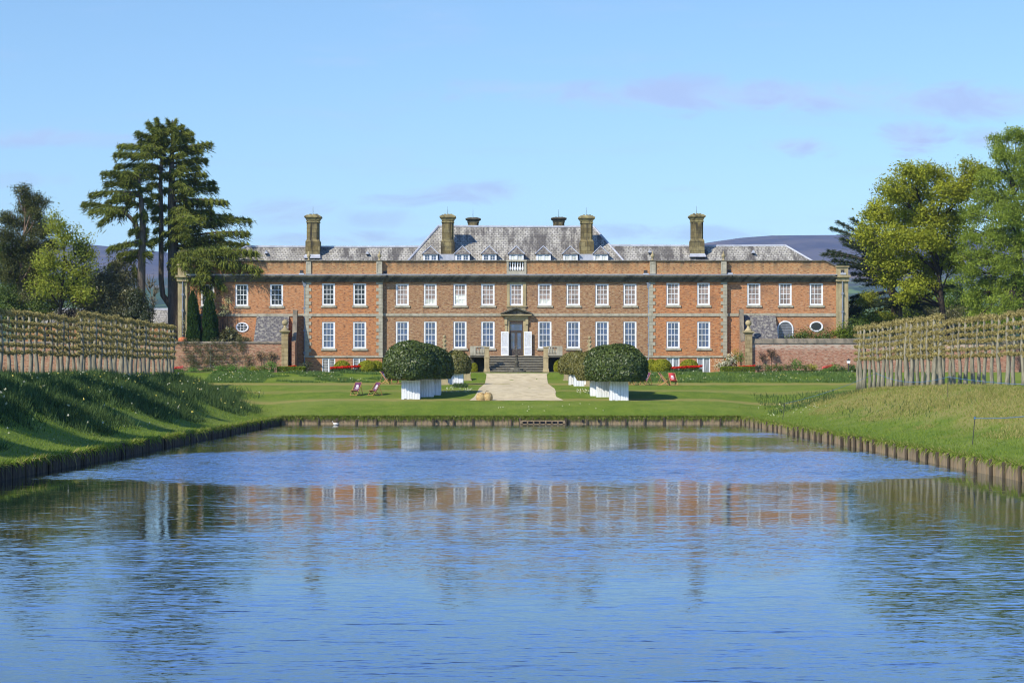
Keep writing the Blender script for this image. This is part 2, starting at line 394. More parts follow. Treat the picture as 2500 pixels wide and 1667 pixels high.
def m_water():
    m, t, out = new_mat('canal water')
    p = worldco(t); q = t.sep(p)
    warp = t.noise(t.mapping(p, (.05, .05, 1)), 1.0, 2).outputs[0]
    warp2 = t.noise(t.mapping(p, (.35, .10, 1)), 1.0, 4, .65).outputs[0]
    yw = t.math('ADD', t.math('ADD', q[1], t.math('MULTIPLY', t.math('SUBTRACT', warp, .5), 22)), t.math('MULTIPLY', t.math('SUBTRACT', warp2, .5), 9))
    # where the breeze touches the surface
    ax = t.math('ABSOLUTE', t.math('SUBTRACT', q[0], .3))
    gust = t.math('MULTIPLY', t.ramp(yw, 68, 79), t.ramp(yw, 104, 95))
    gust = t.math('MULTIPLY', gust, t.ramp(ax, 16.6, 13.2))
    ln = t.math('MULTIPLY', t.ramp(yw, 124, 129), t.ramp(yw, 138, 132))
    ln = t.math('MULTIPLY', ln, t.ramp(ax, 6.5, 11, .0, .7)); ln = t.math('MULTIPLY', ln, t.ramp(ax, 16.5, 13.5))
    near = t.ramp(yw, 66, 24, .0, 1.0)
    amp = t.math('ADD', t.ramp(yw, 98, 108, .010, .030), t.math('MULTIPLY', near, .060)); amp = t.math('ADD', amp, t.math('MULTIPLY', t.ramp(yw, 80, 72), .011))
    amp = t.math('ADD', amp, t.math('MULTIPLY', gust, .26)); amp = t.math('ADD', amp, t.math('MULTIPLY', ln, .12))
    patch = t.noise(t.mapping(p, (.18, .10, 1), (4, 8, 0)), 1.0, 3).outputs[0]
    amp = t.math('MULTIPLY', t.math('MULTIPLY', amp, t.ramp(patch, .3, .7, .55, 1.45)), t.ramp(t.math('MULTIPLY', ax, t.ramp(yw, 76, 70)), 5.5, 13.5, 1.0, .32))
    slope = None
    for sc, st, k in ((1.0, (.30, 1.5, 1), .55), (1.0, (.9, 4.5, 1), 1.0), (1.0, (2.4, 11, 1), .9), (1.0, (7, 24, 1), .6)):
        c = t.noise(t.mapping(p, st), sc, 2, .5, .6).outputs['Color']
        v = t.vmath('SCALE', t.vmath('SUBTRACT', c, (.5, .5, .5)), k*5.0)
        slope = v if slope is None else t.vmath('ADD', slope, v)
    sl = t.sep(slope)
    # seen this flat along the canal the far sides of the ripples are hidden: what shows are their near faces, most of them nearly flat
    tilt = t.math('MULTIPLY', t.math('POWER', t.math('ABSOLUTE', sl[1]), 1.7), amp)
    nrm = t.vmath('NORMALIZE', t.comb(t.math('MULTIPLY', t.math('MULTIPLY', sl[0], amp), .30), t.math('MULTIPLY', tilt, -1.25), 1.0))
    col = t.mix(t.ramp(patch, .3, .7), (.020, .030, .014, 1), (.030, .038, .018, 1))
    fr = t.node('ShaderNodeFresnel'); fr.inputs[0].default_value = 1.45
    df = t.node('ShaderNodeBsdfDiffuse'); t.put(df.inputs[0], col)
    gl = t.node('ShaderNodeBsdfGlossy'); gl.inputs['Roughness'].default_value = .02; t.put(gl.inputs[0], (.90, .95, 1.0, 1)); t.put(gl.inputs['Normal'], nrm)
    mx = t.node('ShaderNodeMixShader'); t.l.new(fr.outputs[0], mx.inputs[0]); t.l.new(df.outputs[0], mx.inputs[1]); t.l.new(gl.outputs[0], mx.inputs[2]); t.l.new(mx.outputs[0], out.inputs[0])
    return m

def m_glass(name, base, ior=1.8, rough=.03):
    m, t, out = new_mat(name); n = t.noise(worldco(t), 1.7, 2).outputs[0]
    w = bump(t, n, .12, .05)
    pbsdf(t, out, t.mix(t.ramp(n, .35, .65), base, tuple(c*1.9 for c in base[:3])+(1,)), rough, w, .5, ior); return m

def m_hill():
    m, t, out = new_mat('moorland'); p = worldco(t); q = t.sep(p)
    n = t.noise(t.mapping(p, (.010, .003, .05)), 1.0, 6, .66).outputs[0]
    w = t.noise(t.mapping(p, (.0045, .0012, .05), (7, 3, 1)), 1.0, 4, .6).outputs[0]
    col = t.mix(t.ramp(n, .38, .62), (.070, .072, .098, 1), (.128, .118, .128, 1))  # moor's base tone made bluer: distance haze put into the colour
    col = t.mix(t.ramp(w, .55, .66, 0, .7), col, (.20, .15, .10, 1))
    zz = t.math('ADD', q[2], t.math('MULTIPLY', t.math('SUBTRACT', w, .5), 110))
    field = t.node('ShaderNodeTexVoronoi'); field.inputs['Scale'].default_value = 1; t.put(field.inputs[0], t.mapping(p, (.006, .0022, .004)))
    fc = t.mix(t.ramp(t.sep(field.outputs['Color'])[0], .4, .55), (.055, .10, .028, 1), (.14, .21, .055, 1))
    fc = t.mix(t.ramp(n, .5, .56), fc, (.035, .062, .022, 1))
    col = t.mix(t.ramp(zz, 175, 110), col, fc)
    pbsdf(t, out, col, .95, None, .05); return m

M = {}
M['brick_mid'] = m_brick('brown brick', (.32, .16, .075, 1), (.25, .122, .058, 1), (.35, .22, .115, 1), (.42, .32, .20, 1), .4)
M['brick_red'] = m_brick('orange red brick', (.52, .205, .072, 1), (.44, .17, .062, 1), (.34, .16, .08, 1), (.40, .27, .15, 1), .45)
M['brick_wing'] = m_brick('red brick', (.50, .21, .082, 1), (.41, .17, .066, 1), (.38, .20, .10, 1), (.44, .31, .19, 1), .5)
M['brick_parapet'] = m_brick('parapet brick', (.44, .215, .085, 1), (.37, .17, .07, 1), (.38, .25, .12, 1), (.42, .31, .17, 1), .3, (12.9, 14.1, .7))
M['brick_wall'] = m_brick('garden wall brick', (.38, .155, .085, 1), (.30, .125, .075, 1), (.40, .25, .17, 1), (.44, .33, .24, 1), .40, None, (5.7, 6.5, .75))
M['brick_wall_left'] = m_brick('old wall brick', (.36, .165, .09, 1), (.30, .14, .08, 1), (.38, .25, .15, 1), (.40, .30, .20, 1), .45)
M['stone'] = m_stone('dressed stone', (.42, .385, .29, 1), (.33, .305, .225, 1), amount=.35)
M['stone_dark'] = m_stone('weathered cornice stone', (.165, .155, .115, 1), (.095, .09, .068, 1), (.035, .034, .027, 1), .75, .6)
M['stone_gold'] = m_stone('sandstone', (.42, .345, .19, 1), (.33, .27, .15, 1), (.10, .085, .05, 1), .4)
M['stone_pier'] = m_stone('sandstone blocks', (.42, .33, .17, 1), (.33, .265, .145, 1), (.10, .085, .05, 1), .35, 1, (.62, .36, (0, .1, 0)))
M['stone_chimney'] = m_stone('sooty chimney stone', (.30, .245, .115, 1), (.17, .145, .078, 1), (.03, .028, .022, 1), .92, .7, (.9, .42, (0, 0, 0)))
M['stone_cap'] = m_stone('lichened chimney cap', (.34, .29, .13, 1), (.20, .17, .09, 1), (.05, .045, .03, 1), .8, 1.6)
M['stone_soot'] = m_stone('blackened stone', (.12, .11, .075, 1), (.07, .066, .05, 1), (.03, .03, .024, 1), .7)
M['coping'] = m_stone('wall coping', (.27, .225, .165, 1), (.17, .15, .115, 1), (.07, .065, .05, 1), .6)
M['slate'] = m_slate('lichened slate', (.48, .455, .40, 1), (.30, .285, .25, 1), (.075, .068, .064, 1))
M['slate_plain'] = m_slate('plain slate', (.145, .135, .14, 1), (.115, .108, .112, 1), (.085, .08, .083, 1), .5)
M['slate_dormer'] = m_slate('dormer slate', (.20, .175, .16, 1), (.15, .135, .125, 1), (.08, .07, .065, 1), .6)
M['lead'] = m_simple('lead', (.46, .48, .52, 1), (.36, .375, .41, 1), 2, .5, .5)
M['lead_dark'] = m_simple('painted cast iron', (.22, .245, .29, 1), (.17, .19, .22, 1), 3, .5, .4)
M['white'] = m_simple('white paint', (.80, .80, .79, 1), (.72, .72, .70, 1), 3, .45, .4)
M['white_board'] = m_simple('white boarding', (.80, .80, .80, 1), (.62, .64, .63, 1), 2.2, .5, .3, (6, 6, .8))
M['glass_blue'] = m_glass('window glass', (.014, .030, .085, 1), 1.9)  # blue of the reflected sky put into the pane colour
M['glass_dark'] = m_glass('dark window glass', (.010, .012, .016, 1), 1.5)
M['blind'] = m_glass('drawn blind behind glass', (.17, .125, .105, 1), 1.5)
M['blind_pale'] = m_glass('pale blind behind glass', (.42, .42, .36, 1), 1.5)
M['curtain'] = m_simple('net curtain behind glass', (.40, .42, .42, 1), (.13, .14, .16, 1), 1.0, .15, .5, (26, 26, .6), .40, .60)
M['oak'] = m_simple('dark oak', (.075, .055, .04, 1), (.05, .038, .03, 1), 3, .5, .4, (6, 6, 1))
M['steps'] = m_stone('worn steps', (.20, .185, .135, 1), (.125, .115, .085, 1), (.04, .04, .03, 1), .55, 1.4)
M['tread'] = m_stone('pale tread', (.36, .33, .25, 1), (.26, .24, .18, 1), (.10, .09, .07, 1), .4, 1.4)  # treads paler than the risers of the same flight
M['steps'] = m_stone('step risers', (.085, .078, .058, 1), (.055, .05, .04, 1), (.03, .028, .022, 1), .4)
M['gravel'] = m_simple('pale gravel', (.58, .495, .315, 1), (.46, .385, .24, 1), 1.4, .95, .1, (1, .7, 1), .35, .7, 7)
M['grass'] = m_grass()
M['water'] = m_water()
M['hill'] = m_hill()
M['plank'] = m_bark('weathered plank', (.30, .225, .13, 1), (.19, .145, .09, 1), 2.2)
M['plank_shaded'] = m_bark('shaded plank', (.085, .068, .042, 1), (.035, .028, .02, 1), 2.2)  # darker plank copy with the left bank's shade put into its colour
M['post'] = m_bark('dark post', (.10, .08, .055, 1), (.05, .04, .03, 1), 2.2)
M['bark_grey'] = m_bark('lime bark', (.29, .265, .19, 1), (.17, .155, .11, 1), 2.5)
M['bark_cedar'] = m_bark('cedar bark', (.135, .115, .09, 1), (.075, .063, .05, 1), 2)
M['bark_dark'] = m_bark('dark bark', (.065, .052, .04, 1), (.035, .028, .022, 1), 2)
M['bark_pine'] = m_bark('pine bark', (.34, .24, .165, 1), (.17, .12, .09, 1), 2)
M['twig'] = m_leaf('budding lime twigs', (.20, .165, .060, 1), (.43, .36, .14, 1), .12)
M['leaf_cedar'] = m_leaf('cedar needles', (.050, .070, .015, 1), (.26, .29, .055, 1), .18)
M['leaf_cedar_dark'] = m_leaf('dark cedar needles', (.035, .055, .028, 1), (.075, .10, .048, 1), .12)
M['leaf_pine'] = m_leaf('pine needles', (.038, .048, .018, 1), (.125, .135, .045, 1), .12)
M['leaf_lime'] = m_leaf('fresh yellow green leaves', (.19, .225, .03, 1), (.40, .42, .075, 1), .38)
M['leaf_oak'] = m_leaf('bronze green oak leaves', (.13, .155, .018, 1), (.44, .46, .050, 1), .3)
M['leaf_birch'] = m_leaf('mid green birch leaves', (.10, .155, .022, 1), (.33, .40, .065, 1), .34)
M['leaf_olive'] = m_leaf('grey olive leaves', (.055, .062, .022, 1), (.20, .19, .075, 1), .2, .03)
M['leaf_dark'] = m_leaf('dark evergreen leaves', (.018, .028, .009, 1), (.070, .088, .025, 1), .15, .04)
M['leaf_mid'] = m_leaf('mid green shrub leaves', (.045, .080, .014, 1), (.16, .215, .040, 1), .25, .02)
M['leaf_yew'] = m_leaf('yew needles', (.016, .038, .010, 1), (.050, .090, .022, 1), .12)
M['leaf_gold'] = m_leaf('golden yew', (.17, .19, .018, 1), (.32, .32, .03, 1), .22)
M['leaf_laurel'] = m_leaf('glossy laurel leaves', (.020, .040, .010, 1), (.125, .165, .030, 1), .16, .030, .42)
M['leaf_laurel_old'] = m_leaf('yellowing laurel leaves', (.10, .115, .028, 1), (.22, .19, .055, 1), .2, .020, .45)
M['leaf_box'] = m_leaf('clipped box', (.10, .15, .018, 1), (.20, .25, .03, 1), .2)
M['leaf_fresh'] = m_leaf('border perennials', (.07, .16, .03, 1), (.17, .30, .065, 1), .3)
M['leaf_daff'] = m_leaf('daffodil leaves', (.028, .058, .022, 1), (.12, .18, .060, 1), .22)
M['leaf_slope'] = m_leaf('slope leaves', (.075, .14, .035, 1), (.17, .25, .075, 1), .25)
M['leaf_blade'] = m_leaf('grass blades', (.11, .18, .022, 1), (.25, .31, .055, 1), .3)
M['leaf_straw'] = m_leaf('dry grass blades', (.19, .21, .05, 1), (.44, .36, .15, 1), .25)
M['straw_stalk'] = m_leaf('straw stalks', (.42, .28, .11, 1), (.78, .58, .28, 1), .1)
M['leaf_variegated'] = m_leaf('pale variegated leaves', (.30, .33, .13, 1), (.58, .56, .32, 1), .3)
M['brown_twigs'] = m_leaf('bare brown twigs', (.09, .065, .045, 1), (.16, .12, .08, 1), .1)
M['petal_red'] = m_leaf('red petals', (.50, .025, .015, 1), (.78, .06, .03, 1), .25)
M['petal_pink'] = m_leaf('coral petals', (.62, .10, .09, 1), (.78, .22, .17, 1), .25)
M['petal_white'] = m_leaf('cream petals', (.60, .58, .40, 1), (.82, .80, .66, 1), .25)
M['petal_yellow'] = m_leaf('yellow petals', (.62, .52, .06, 1), (.80, .74, .30, 1), .25)
M['canvas_plum'] = m_simple('plum canvas', (.135, .045, .105, 1), (.115, .036, .09, 1), 5, .85)
M['canvas_red'] = m_simple('red canvas', (.55, .055, .06, 1), (.48, .045, .05, 1), 5, .85)
M['emblem'] = m_simple('white print', (.82, .80, .80, 1), None)
M['beech'] = m_simple('varnished beech', (.48, .27, .10, 1), (.38, .20, .075, 1), 5, .5, .3, (1, 1, 6))
M['straw'] = m_simple('straw', (.66, .47, .21, 1), (.40, .26, .11, 1), 3.5, .9, .1, (5, 5, .6), .38, .62, 5, .6)
M['rope'] = m_simple('blue rope', (.09, .21, .37, 1), (.07, .17, .30, 1), 20, .7)
M['iron'] = m_simple('dark iron', (.03, .03, .03, 1), (.05, .045, .04, 1), 6, .6, .4)
M['feather'] = m_simple('white feathers', (.72, .69, .62, 1), (.55, .52, .46, 1), 9, .8)
M['soil'] = m_simple('dark soil', (.06, .045, .03, 1), (.04, .03, .022, 1), 3, .95)
M['ceramic'] = m_simple('pale render', (.45, .44, .43, 1), (.38, .37, .36, 1), 1.5, .9)
M['terracotta'] = m_simple('terracotta', (.52, .16, .06, 1), (.42, .12, .05, 1), 4, .8)
M['bronze'] = m_simple('dark bronze', (.10, .10, .085, 1), (.16, .16, .12, 1), 5, .6, .4)

# ================================================================== SETTING
def axis_vals(lo, hi, step, extra, far):
    a = list(np.arange(lo, hi+1e-6, step))+list(extra)
    k = [hi]; d = step
    while k[-1] < far[1]: d *= 1.45; k.append(k[-1]+d)
    j = [lo]; d = step
    while j[-1] > far[0]: d *= 1.45; j.append(j[-1]-d)
    a = sorted(set(np.round(a+k[1:]+j[1:], 4)))
    out = [a[0]]
    for v in a[1:]:
        if v-out[-1] > .08 or any(abs(v-e) < 1e-6 for e in extra):
            if v-out[-1] <= .08: out[-1] = v
            else: out.append(v)
    return np.array(out)
def build_ground():
    xs = axis_vals(-56, 56, .7, [WL-.06, WR+.06], (-6500, 6500))
    ys = axis_vals(-6, 214, .7, [WN-.06, WF+.06], (-300, 7000))
    X, Y = np.meshgrid(xs, ys); Z = ground(X, Y)
    near = (np.abs(X) < 60) & (Y < 214)
    Z = Z+np.where(near, RNG.normal(0, .012, Z.shape), 0)
    nx, ny = len(xs), len(ys)
    V = np.stack([X, Y, Z], -1).reshape(-1, 3)
    i, j = np.meshgrid(np.arange(nx-1), np.arange(ny-1))
    a = (j*nx+i).ravel(); Fq = np.stack([a, a+1, a+1+nx, a+nx], 1)
    cx = (xs[:-1]+xs[1:])/2; cy = (ys[:-1]+ys[1:])/2
    CX, CY = np.meshgrid(cx, cy)
    hole = ((CX > WL-.06) & (CX < WR+.06) & (CY > WN-.06) & (CY < WF+.06)).ravel()
    Fq = Fq[~hole]
    me = bpy.data.meshes.new('ground'); me.from_pydata(V.tolist(), [], Fq.tolist()); me.materials.append(M['grass'])
    me.polygons.foreach_set('use_smooth', [True]*len(me.polygons)); me.update()
    tag(link_mesh(me, 'ground'), kind='structure')
build_ground()
mb = MB(); mb.quad((WL-.1, WN-.1, 0), (WR+.1, WN-.1, 0), (WR+.1, WF+.1, 0), (WL-.1, WF+.1, 0))
tag(mb.build('water', M['water'], recalc=False), kind='structure')

def strip(name, rows, mat, lift=.02, n=10):
    """ground-hugging sheet; rows of (Y, xl, xr)"""
    V = []; Fc = []
    for (Y, a, b) in rows:
        for i in range(n+1):
            x = a+(b-a)*i/n; V.append((x, Y, g(x, Y)+lift))
    for j in range(len(rows)-1):
        for i in range(n): k = j*(n+1)+i; Fc.append((k, k+1, k+n+2, k+n+1))
    mb = MB(); mb.add(V, Fc); o = mb.build(name, mat, recalc=False, smooth=True); return tag(o, kind='structure')
PATH_PX = [(978, 1146, 1375.5), (975, 1150, 1371), (969, 1158, 1358), (962, 1163, 1356), (956, 1166, 1357), (949, 1169, 1354), (944, 1175, 1347), (937, 1184, 1338), (926, 1186, 1336), (914, 1188, 1335), (910.5, 1180, 1342)]
rows = []
for k in range(len(PATH_PX)-1):
    a, b = PATH_PX[k], PATH_PX[k+1]
    for q in range(4):
        f = q/4; py = a[0]+(b[0]-a[0])*f; Y = foot(1262, py).y
        rows.append((Y, (a[1]+(b[1]-a[1])*f-HX)*Y/F, (a[2]+(b[2]-a[2])*f-HX)*Y/F))
rows = [rows[0]]+[r for p, r in zip(rows, rows[1:]) if r[0] > p[0]+.02]
PATH_ROWS = rows
strip('path', rows, M['gravel'], .02)
strip('terrace_path', [(y, -31.5, 31.5) for y in (194.9, 195.4, 196.0, 196.6, 197.4)]+[(198.2, -4.2, 4.6), (200.5, -4.2, 4.6)], M['gravel'], .026, 24)

# far moorland, hazy above the park
def build_hills():
    xs = np.linspace(-4200, 4200, 150); ys = np.concatenate([np.linspace(900, 3600, 26), np.linspace(3700, 6200, 34)])
    X, Y = np.meshgrid(xs, ys)
    rid = np.interp(X[0]/5000*F+HX, [-2500, 0, 233, 363, 560, 1000, 1600, 1745, 1816, 2050, 2500, 5000], [560, 596, 605, 618, 640, 650, 622, 597.5, 590, 589, 588, 600])
    top = CH+(HY-rid)*5000/F
    f = sm(1500, 5000, Y)**1.25
    low = 38*sm(900, 1700, Y)*(1+.5*np.sin(X*.0031+Y*.001))
    Z = low*(1-f)+top[None, :]*f*np.where(Y > 5000, 1-.12*sm(5000, 6200, Y), 1)
    rng = np.random.default_rng(3); 
    for k in range(26):
        a = rng.uniform(.0006, .006); b = rng.uniform(.0006, .004); Z += (.010/a**.75)*.12*f*np.sin(X*a+Y*b+rng.uniform(0, 6))*(1-.75*sm(4300, 5000, Y))
    nx, ny = len(xs), len(ys); V = np.stack([X, Y, Z], -1).reshape(-1, 3)
    i, j = np.meshgrid(np.arange(nx-1), np.arange(ny-1)); a = (j*nx+i).ravel()
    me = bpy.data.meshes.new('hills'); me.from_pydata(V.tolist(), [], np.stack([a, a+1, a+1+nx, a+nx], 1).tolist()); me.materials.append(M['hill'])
    me.polygons.foreach_set('use_smooth', [True]*len(me.polygons)); me.update()
    tag(link_mesh(me, 'hills'), kind='structure')
build_hills()

# pale air between the camera and the moor
def build_haze(density):
    m = bpy.data.materials.new('haze'); m.use_nodes = True; t = NT(m.node_tree); t.n.clear(); out = t.node('ShaderNodeOutputMaterial')
    v = t.node('ShaderNodeVolumePrincipled'); v.inputs['Color'].default_value = (.47, .67, 1.0, 1); v.inputs['Density'].default_value = density; v.inputs['Anisotropy'].default_value = .2
    t.l.new(v.outputs[0], out.inputs['Volume'])
    mb = MB(); mb.box(-6600, 6600, -310, 7100, -3, 420); o = mb.build('haze', m); tag(o, kind='stuff'); o.display_type = 'WIRE'
build_haze(HAZE)

# ================================================================== THE HOUSE
HYF = 205.0                                       # main wall plane
def hx(px, Y=HYF): return (px-HX)*Y/F
def hz(py, Y=HYF): return CH-(py-HY)*Y/F
BASE = 3.70
house = thing('country_house', 'long red brick country house with stone dressings, sash windows and tall chimneys', 'house', (hx(1260), HYF, BASE))

def wall_face(name, px0, px1, py_top, Y, holes, mat, back, z0=BASE-.1):
    """brick wall with real openings; holes in photo pixels at this plane"""
    x0, x1, z1 = hx(px0, Y), hx(px1, Y), hz(py_top, Y)
    hs = [(hx(a, Y), hx(b, Y), hz(d, Y), hz(c, Y)) for a, b, c, d in holes]
    xs = sorted({x0, x1, *[h[0] for h in hs], *[h[1] for h in hs]}); zs = sorted({z0, z1, *[h[2] for h in hs], *[h[3] for h in hs]})
    xs = [x for x in xs if x0 <= x <= x1]; zs = [z for z in zs if z0 <= z <= z1]
    mb = MB()
    for i in range(len(xs)-1):
        for j in range(len(zs)-1):
            cx, cz = (xs[i]+xs[i+1])/2, (zs[j]+zs[j+1])/2
            if any(h[0] < cx < h[1] and h[2] < cz < h[3] for h in hs): continue
            mb.quad((xs[i], Y, zs[j]), (xs[i+1], Y, zs[j]), (xs[i+1], Y, zs[j+1]), (xs[i], Y, zs[j+1]))
    d = .2
    for a, b, c, e in hs:
        c = max(c, z0)
        mb.quad((a, Y, c), (a, Y+d, c), (a, Y+d, e), (a, Y, e)); mb.quad((b, Y, c), (b, Y, e), (b, Y+d, e), (b, Y+d, c))
        mb.quad((a, Y, e), (a, Y+d, e), (b, Y+d, e), (b, Y, e)); mb.quad((a, Y, c), (b, Y, c), (b, Y+d, c), (a, Y+d, c))
        mb.quad((a, Y+d, c), (b, Y+d, c), (b, Y+d, e), (a, Y+d, e))
    mb.quad((x0, Y, z0), (x0, Y, z1), (x0, back, z1), (x0, back, z0)); mb.quad((x1, Y, z0), (x1, back, z0), (x1, back, z1), (x1, Y, z1))
    mb.quad((x0, back, z0), (x0, back, z1), (x1, back, z1), (x1, back, z0)); mb.quad((x0, Y, z1), (x1, Y, z1), (x1, back, z1), (x0, back, z1))
    return mb.build(name, mat, house, recalc=False)

def sash(px0, px1, py0, py1, Y, pane_mat, rows=4, cols=3, sill=True, blind_rows=None):
    x0, x1, z0, z1 = hx(px0, Y)+.004, hx(px1, Y)-.004, hz(py1, Y)+.004, hz(py0, Y)-.004
    st = .15; fy0, fy1 = Y+.045, Y+.16
    mb = MB()
    mb.box(x0, x0+st, fy0, fy1, z0, z1); mb.box(x1-st, x1, fy0, fy1, z0, z1)
    mb.box(x0+st, x1-st, fy0+.003, fy1, z1-.11, z1); mb.box(x0+st, x1-st, fy0+.003, fy1, z0, z0+.15)
    a, b, c, d = x0+st, x1-st, z0+.15, z1-.11
    mid = (c+d)/2
    mb.box(a, b, fy0+.035, fy1-.02, mid-.03, mid+.03)
    for i in range(1, cols): x = a+(b-a)*i/cols; mb.box(x-.019, x+.019, fy0+.045, fy1-.025, c, d)
    for j in range(1, rows):
        if rows % 2 == 0 and j == rows//2: continue
        z = c+(d-c)*j/rows; mb.box(a, b, fy0+.042, fy1-.022, z-.019, z+.019)
    w = mb.build('window', M['white'], house)
    yp = fy0+.075; eps = .0
    if isinstance(pane_mat, tuple):
        zc = c+(d-c)*pane_mat[2]
        p = MB(); p.quad((a, yp, zc), (b, yp, zc), (b, yp, d), (a, yp, d)); p.build('pane', M[pane_mat[0]], w, recalc=False)
        p = MB(); p.quad((a, yp, c), (b, yp, c), (b, yp, zc), (a, yp, zc)); p.build('pane', M[pane_mat[1]], w, recalc=False)
    else:
        p = MB(); p.quad((a, yp, c), (b, yp, c), (b, yp, d), (a, yp, d)); p.build('pane', M[pane_mat], w, recalc=False)
    if sill:
        s = MB(); s.box(x0-.09, x1+.13, Y-.10, Y+.04, z0-.19, z0-.004); s.build('sill', M['stone'], w)
    return w

UP_MID = [(966, 998), (1034.5, 1066), (1107, 1139), (1174.5, 1207.5), (1313, 1346.4), (1383, 1416), (1453.6, 1486), (1522, 1554)]
UPY = (693, 746); LOY = (784.5, 850)
DOOR = (1243, 1277, 786, 868)
BAYY = HYF-.34; CENY = HYF+.0
mid_holes = [(a, b, *UPY) for a, b in UP_MID]+[(a, b, *LOY) for a, b in UP_MID]+[(1244.6, 1276.5, 693, 746), DOOR]
wall_face('wall', 933, 1585, 668, CENY, mid_holes, M['brick_mid'], HYF+13)
lb = [(786, 818, 692, 746), (862, 894, 692, 746), (786, 818, 785.5, 851), (861.5, 894, 785.5, 851), (786, 818.5, 874, 909), (861, 893, 874, 909)]
rb = [(1627, 1659, 690.5, 745), (1702, 1733, 690.5, 745), (1627, 1659.5, 785, 850), (1702, 1734, 785, 850), (1627, 1659, 872, 909), (1701, 1734, 872, 909)]
wall_face('wall', 743.5, 933, 668, BAYY, lb, M['brick_red'], HYF+8)
wall_face('wall', 1585, 1774, 668, BAYY, rb, M['brick_red'], HYF+8)
lw = [(490, 523, 694, 747), (574.5, 606, 694, 747), (659, 691, 694, 747)]
rw = [(1824, 1856.5, 691.5, 745.5), (1901, 1933, 691.5, 745.5), (1976.5, 2009.5, 691.5, 745.5)]
WNGY = HYF+.02
wall_face('wall', 457, 743.5, 668, WNGY, lw, M['brick_wing'], HYF+8.05)
wall_face('wall', 1774, 2042, 668, WNGY, rw, M['brick_wing'], HYF+8.05)

for i, (a, b) in enumerate(UP_MID):
    sash(a, b, *UPY, CENY, ('blind', 'blind_pale', .45) if i == 2 else ('blind', 'blind_pale', .24) if i in (1, 4) else 'blind')
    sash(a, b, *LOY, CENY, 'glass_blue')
sash(1244.6, 1276.5, 693, 746, CENY, 'blind', sill=False)
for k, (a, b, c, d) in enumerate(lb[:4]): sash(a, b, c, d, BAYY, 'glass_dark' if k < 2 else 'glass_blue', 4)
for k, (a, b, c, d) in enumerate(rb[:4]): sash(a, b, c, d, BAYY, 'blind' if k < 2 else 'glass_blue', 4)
for k, (a, b, c, d) in enumerate(lw): sash(a, b, c, d, WNGY, 'glass_dark')
for k, (a, b, c, d) in enumerate(rw): sash(a, b, c, d, WNGY, 'blind')
def casement(px0, px1, py0, py1, Y, mat):
    x0, x1, z1 = hx(px0, Y)+.004, hx(px1, Y)-.004, hz(py0, Y)-.004; z0 = BASE+.02; st = .10
    mb = MB(); fy0, fy1 = Y+.045, Y+.15; cx = (x0+x1)/2
    for a, b in ((x0, x0+st), (cx-.07, cx+.07), (x1-st, x1)): mb.box(a, b, fy0, fy1, z0, z1)
    for a, b in ((x0+st, cx-.07), (cx+.07, x1-st)): mb.box(a, b, fy0+.003, fy1, z1-.09, z1)
    if mat == 'glass_dark':
        for a, b in ((x0+st, cx-.07), (cx+.07, x1-st)):
            for i in range(1, 4): x = a+(b-a)*i/4; mb.box(x-.009, x+.009, fy0+.045, fy0+.08, z0, z1-.09)
            for j in range(1, 9): z = z0+(z1-.09-z0)*j/9; mb.box(a, b, fy0+.048, fy0+.078, z-.009, z+.009)
    w = mb.build('window', M['white'], house)
    p = MB(); p.quad((x0+st, fy0+.065, z0), (x1-st, fy0+.065, z0), (x1-st, fy0+.065, z1-.09), (x0+st, fy0+.065, z1-.09)); p.build('pane', M[mat], w, recalc=False)
for a, b, c, d in lb[4:]: casement(a, b, c, d, BAYY, 'glass_dark')
for a, b, c, d in rb[4:]: casement(a, b, c, d, BAYY, 'curtain')

def oval(cpx, cpy, rx, rz, Y, pane, grid=True):
    cx, cz = hx(cpx, Y), hz(cpy, Y); rx, rz = rx*Y/F, rz*Y/F; n = 28; mb = MB()
    ring = lambda k, y: [(cx+rx*k*math.cos(2*math.pi*i/n), y, cz+rz*(k if k == 1 else k-.04)*math.sin(2*math.pi*i/n)) for i in range(n)]
    loops = [ring(1, Y), ring(1, Y-.07), ring(.80, Y-.07), ring(.77, Y-.012)]
    vs = [v for l in loops for v in l]
    mb.add(vs, [(j*n+i, j*n+(i+1) % n, (j+1)*n+(i+1) % n, (j+1)*n+i) for j in range(3) for i in range(n)])
    if grid:
        for k in (-.26, .26):
            mb.box(cx+k*rx-.02, cx+k*rx+.02, Y-.045, Y-.02, cz-rz*.70, cz+rz*.70); mb.box(cx-rx*.72, cx+rx*.72, Y-.042, Y-.022, cz+k*rz-.02, cz+k*rz+.02)
    w = mb.build('oval_window', M['white'], house, recalc=False)
    p = MB(); p.add(ring(.775, Y-.014), [tuple(range(n))]); p.build('pane', M[pane], w, recalc=False)
oval(591.4, 798.7, 15.6, 12, WNGY, 'glass_dark'); oval(1992.8, 797, 16.4, 13, WNGY, 'glass_dark', False)
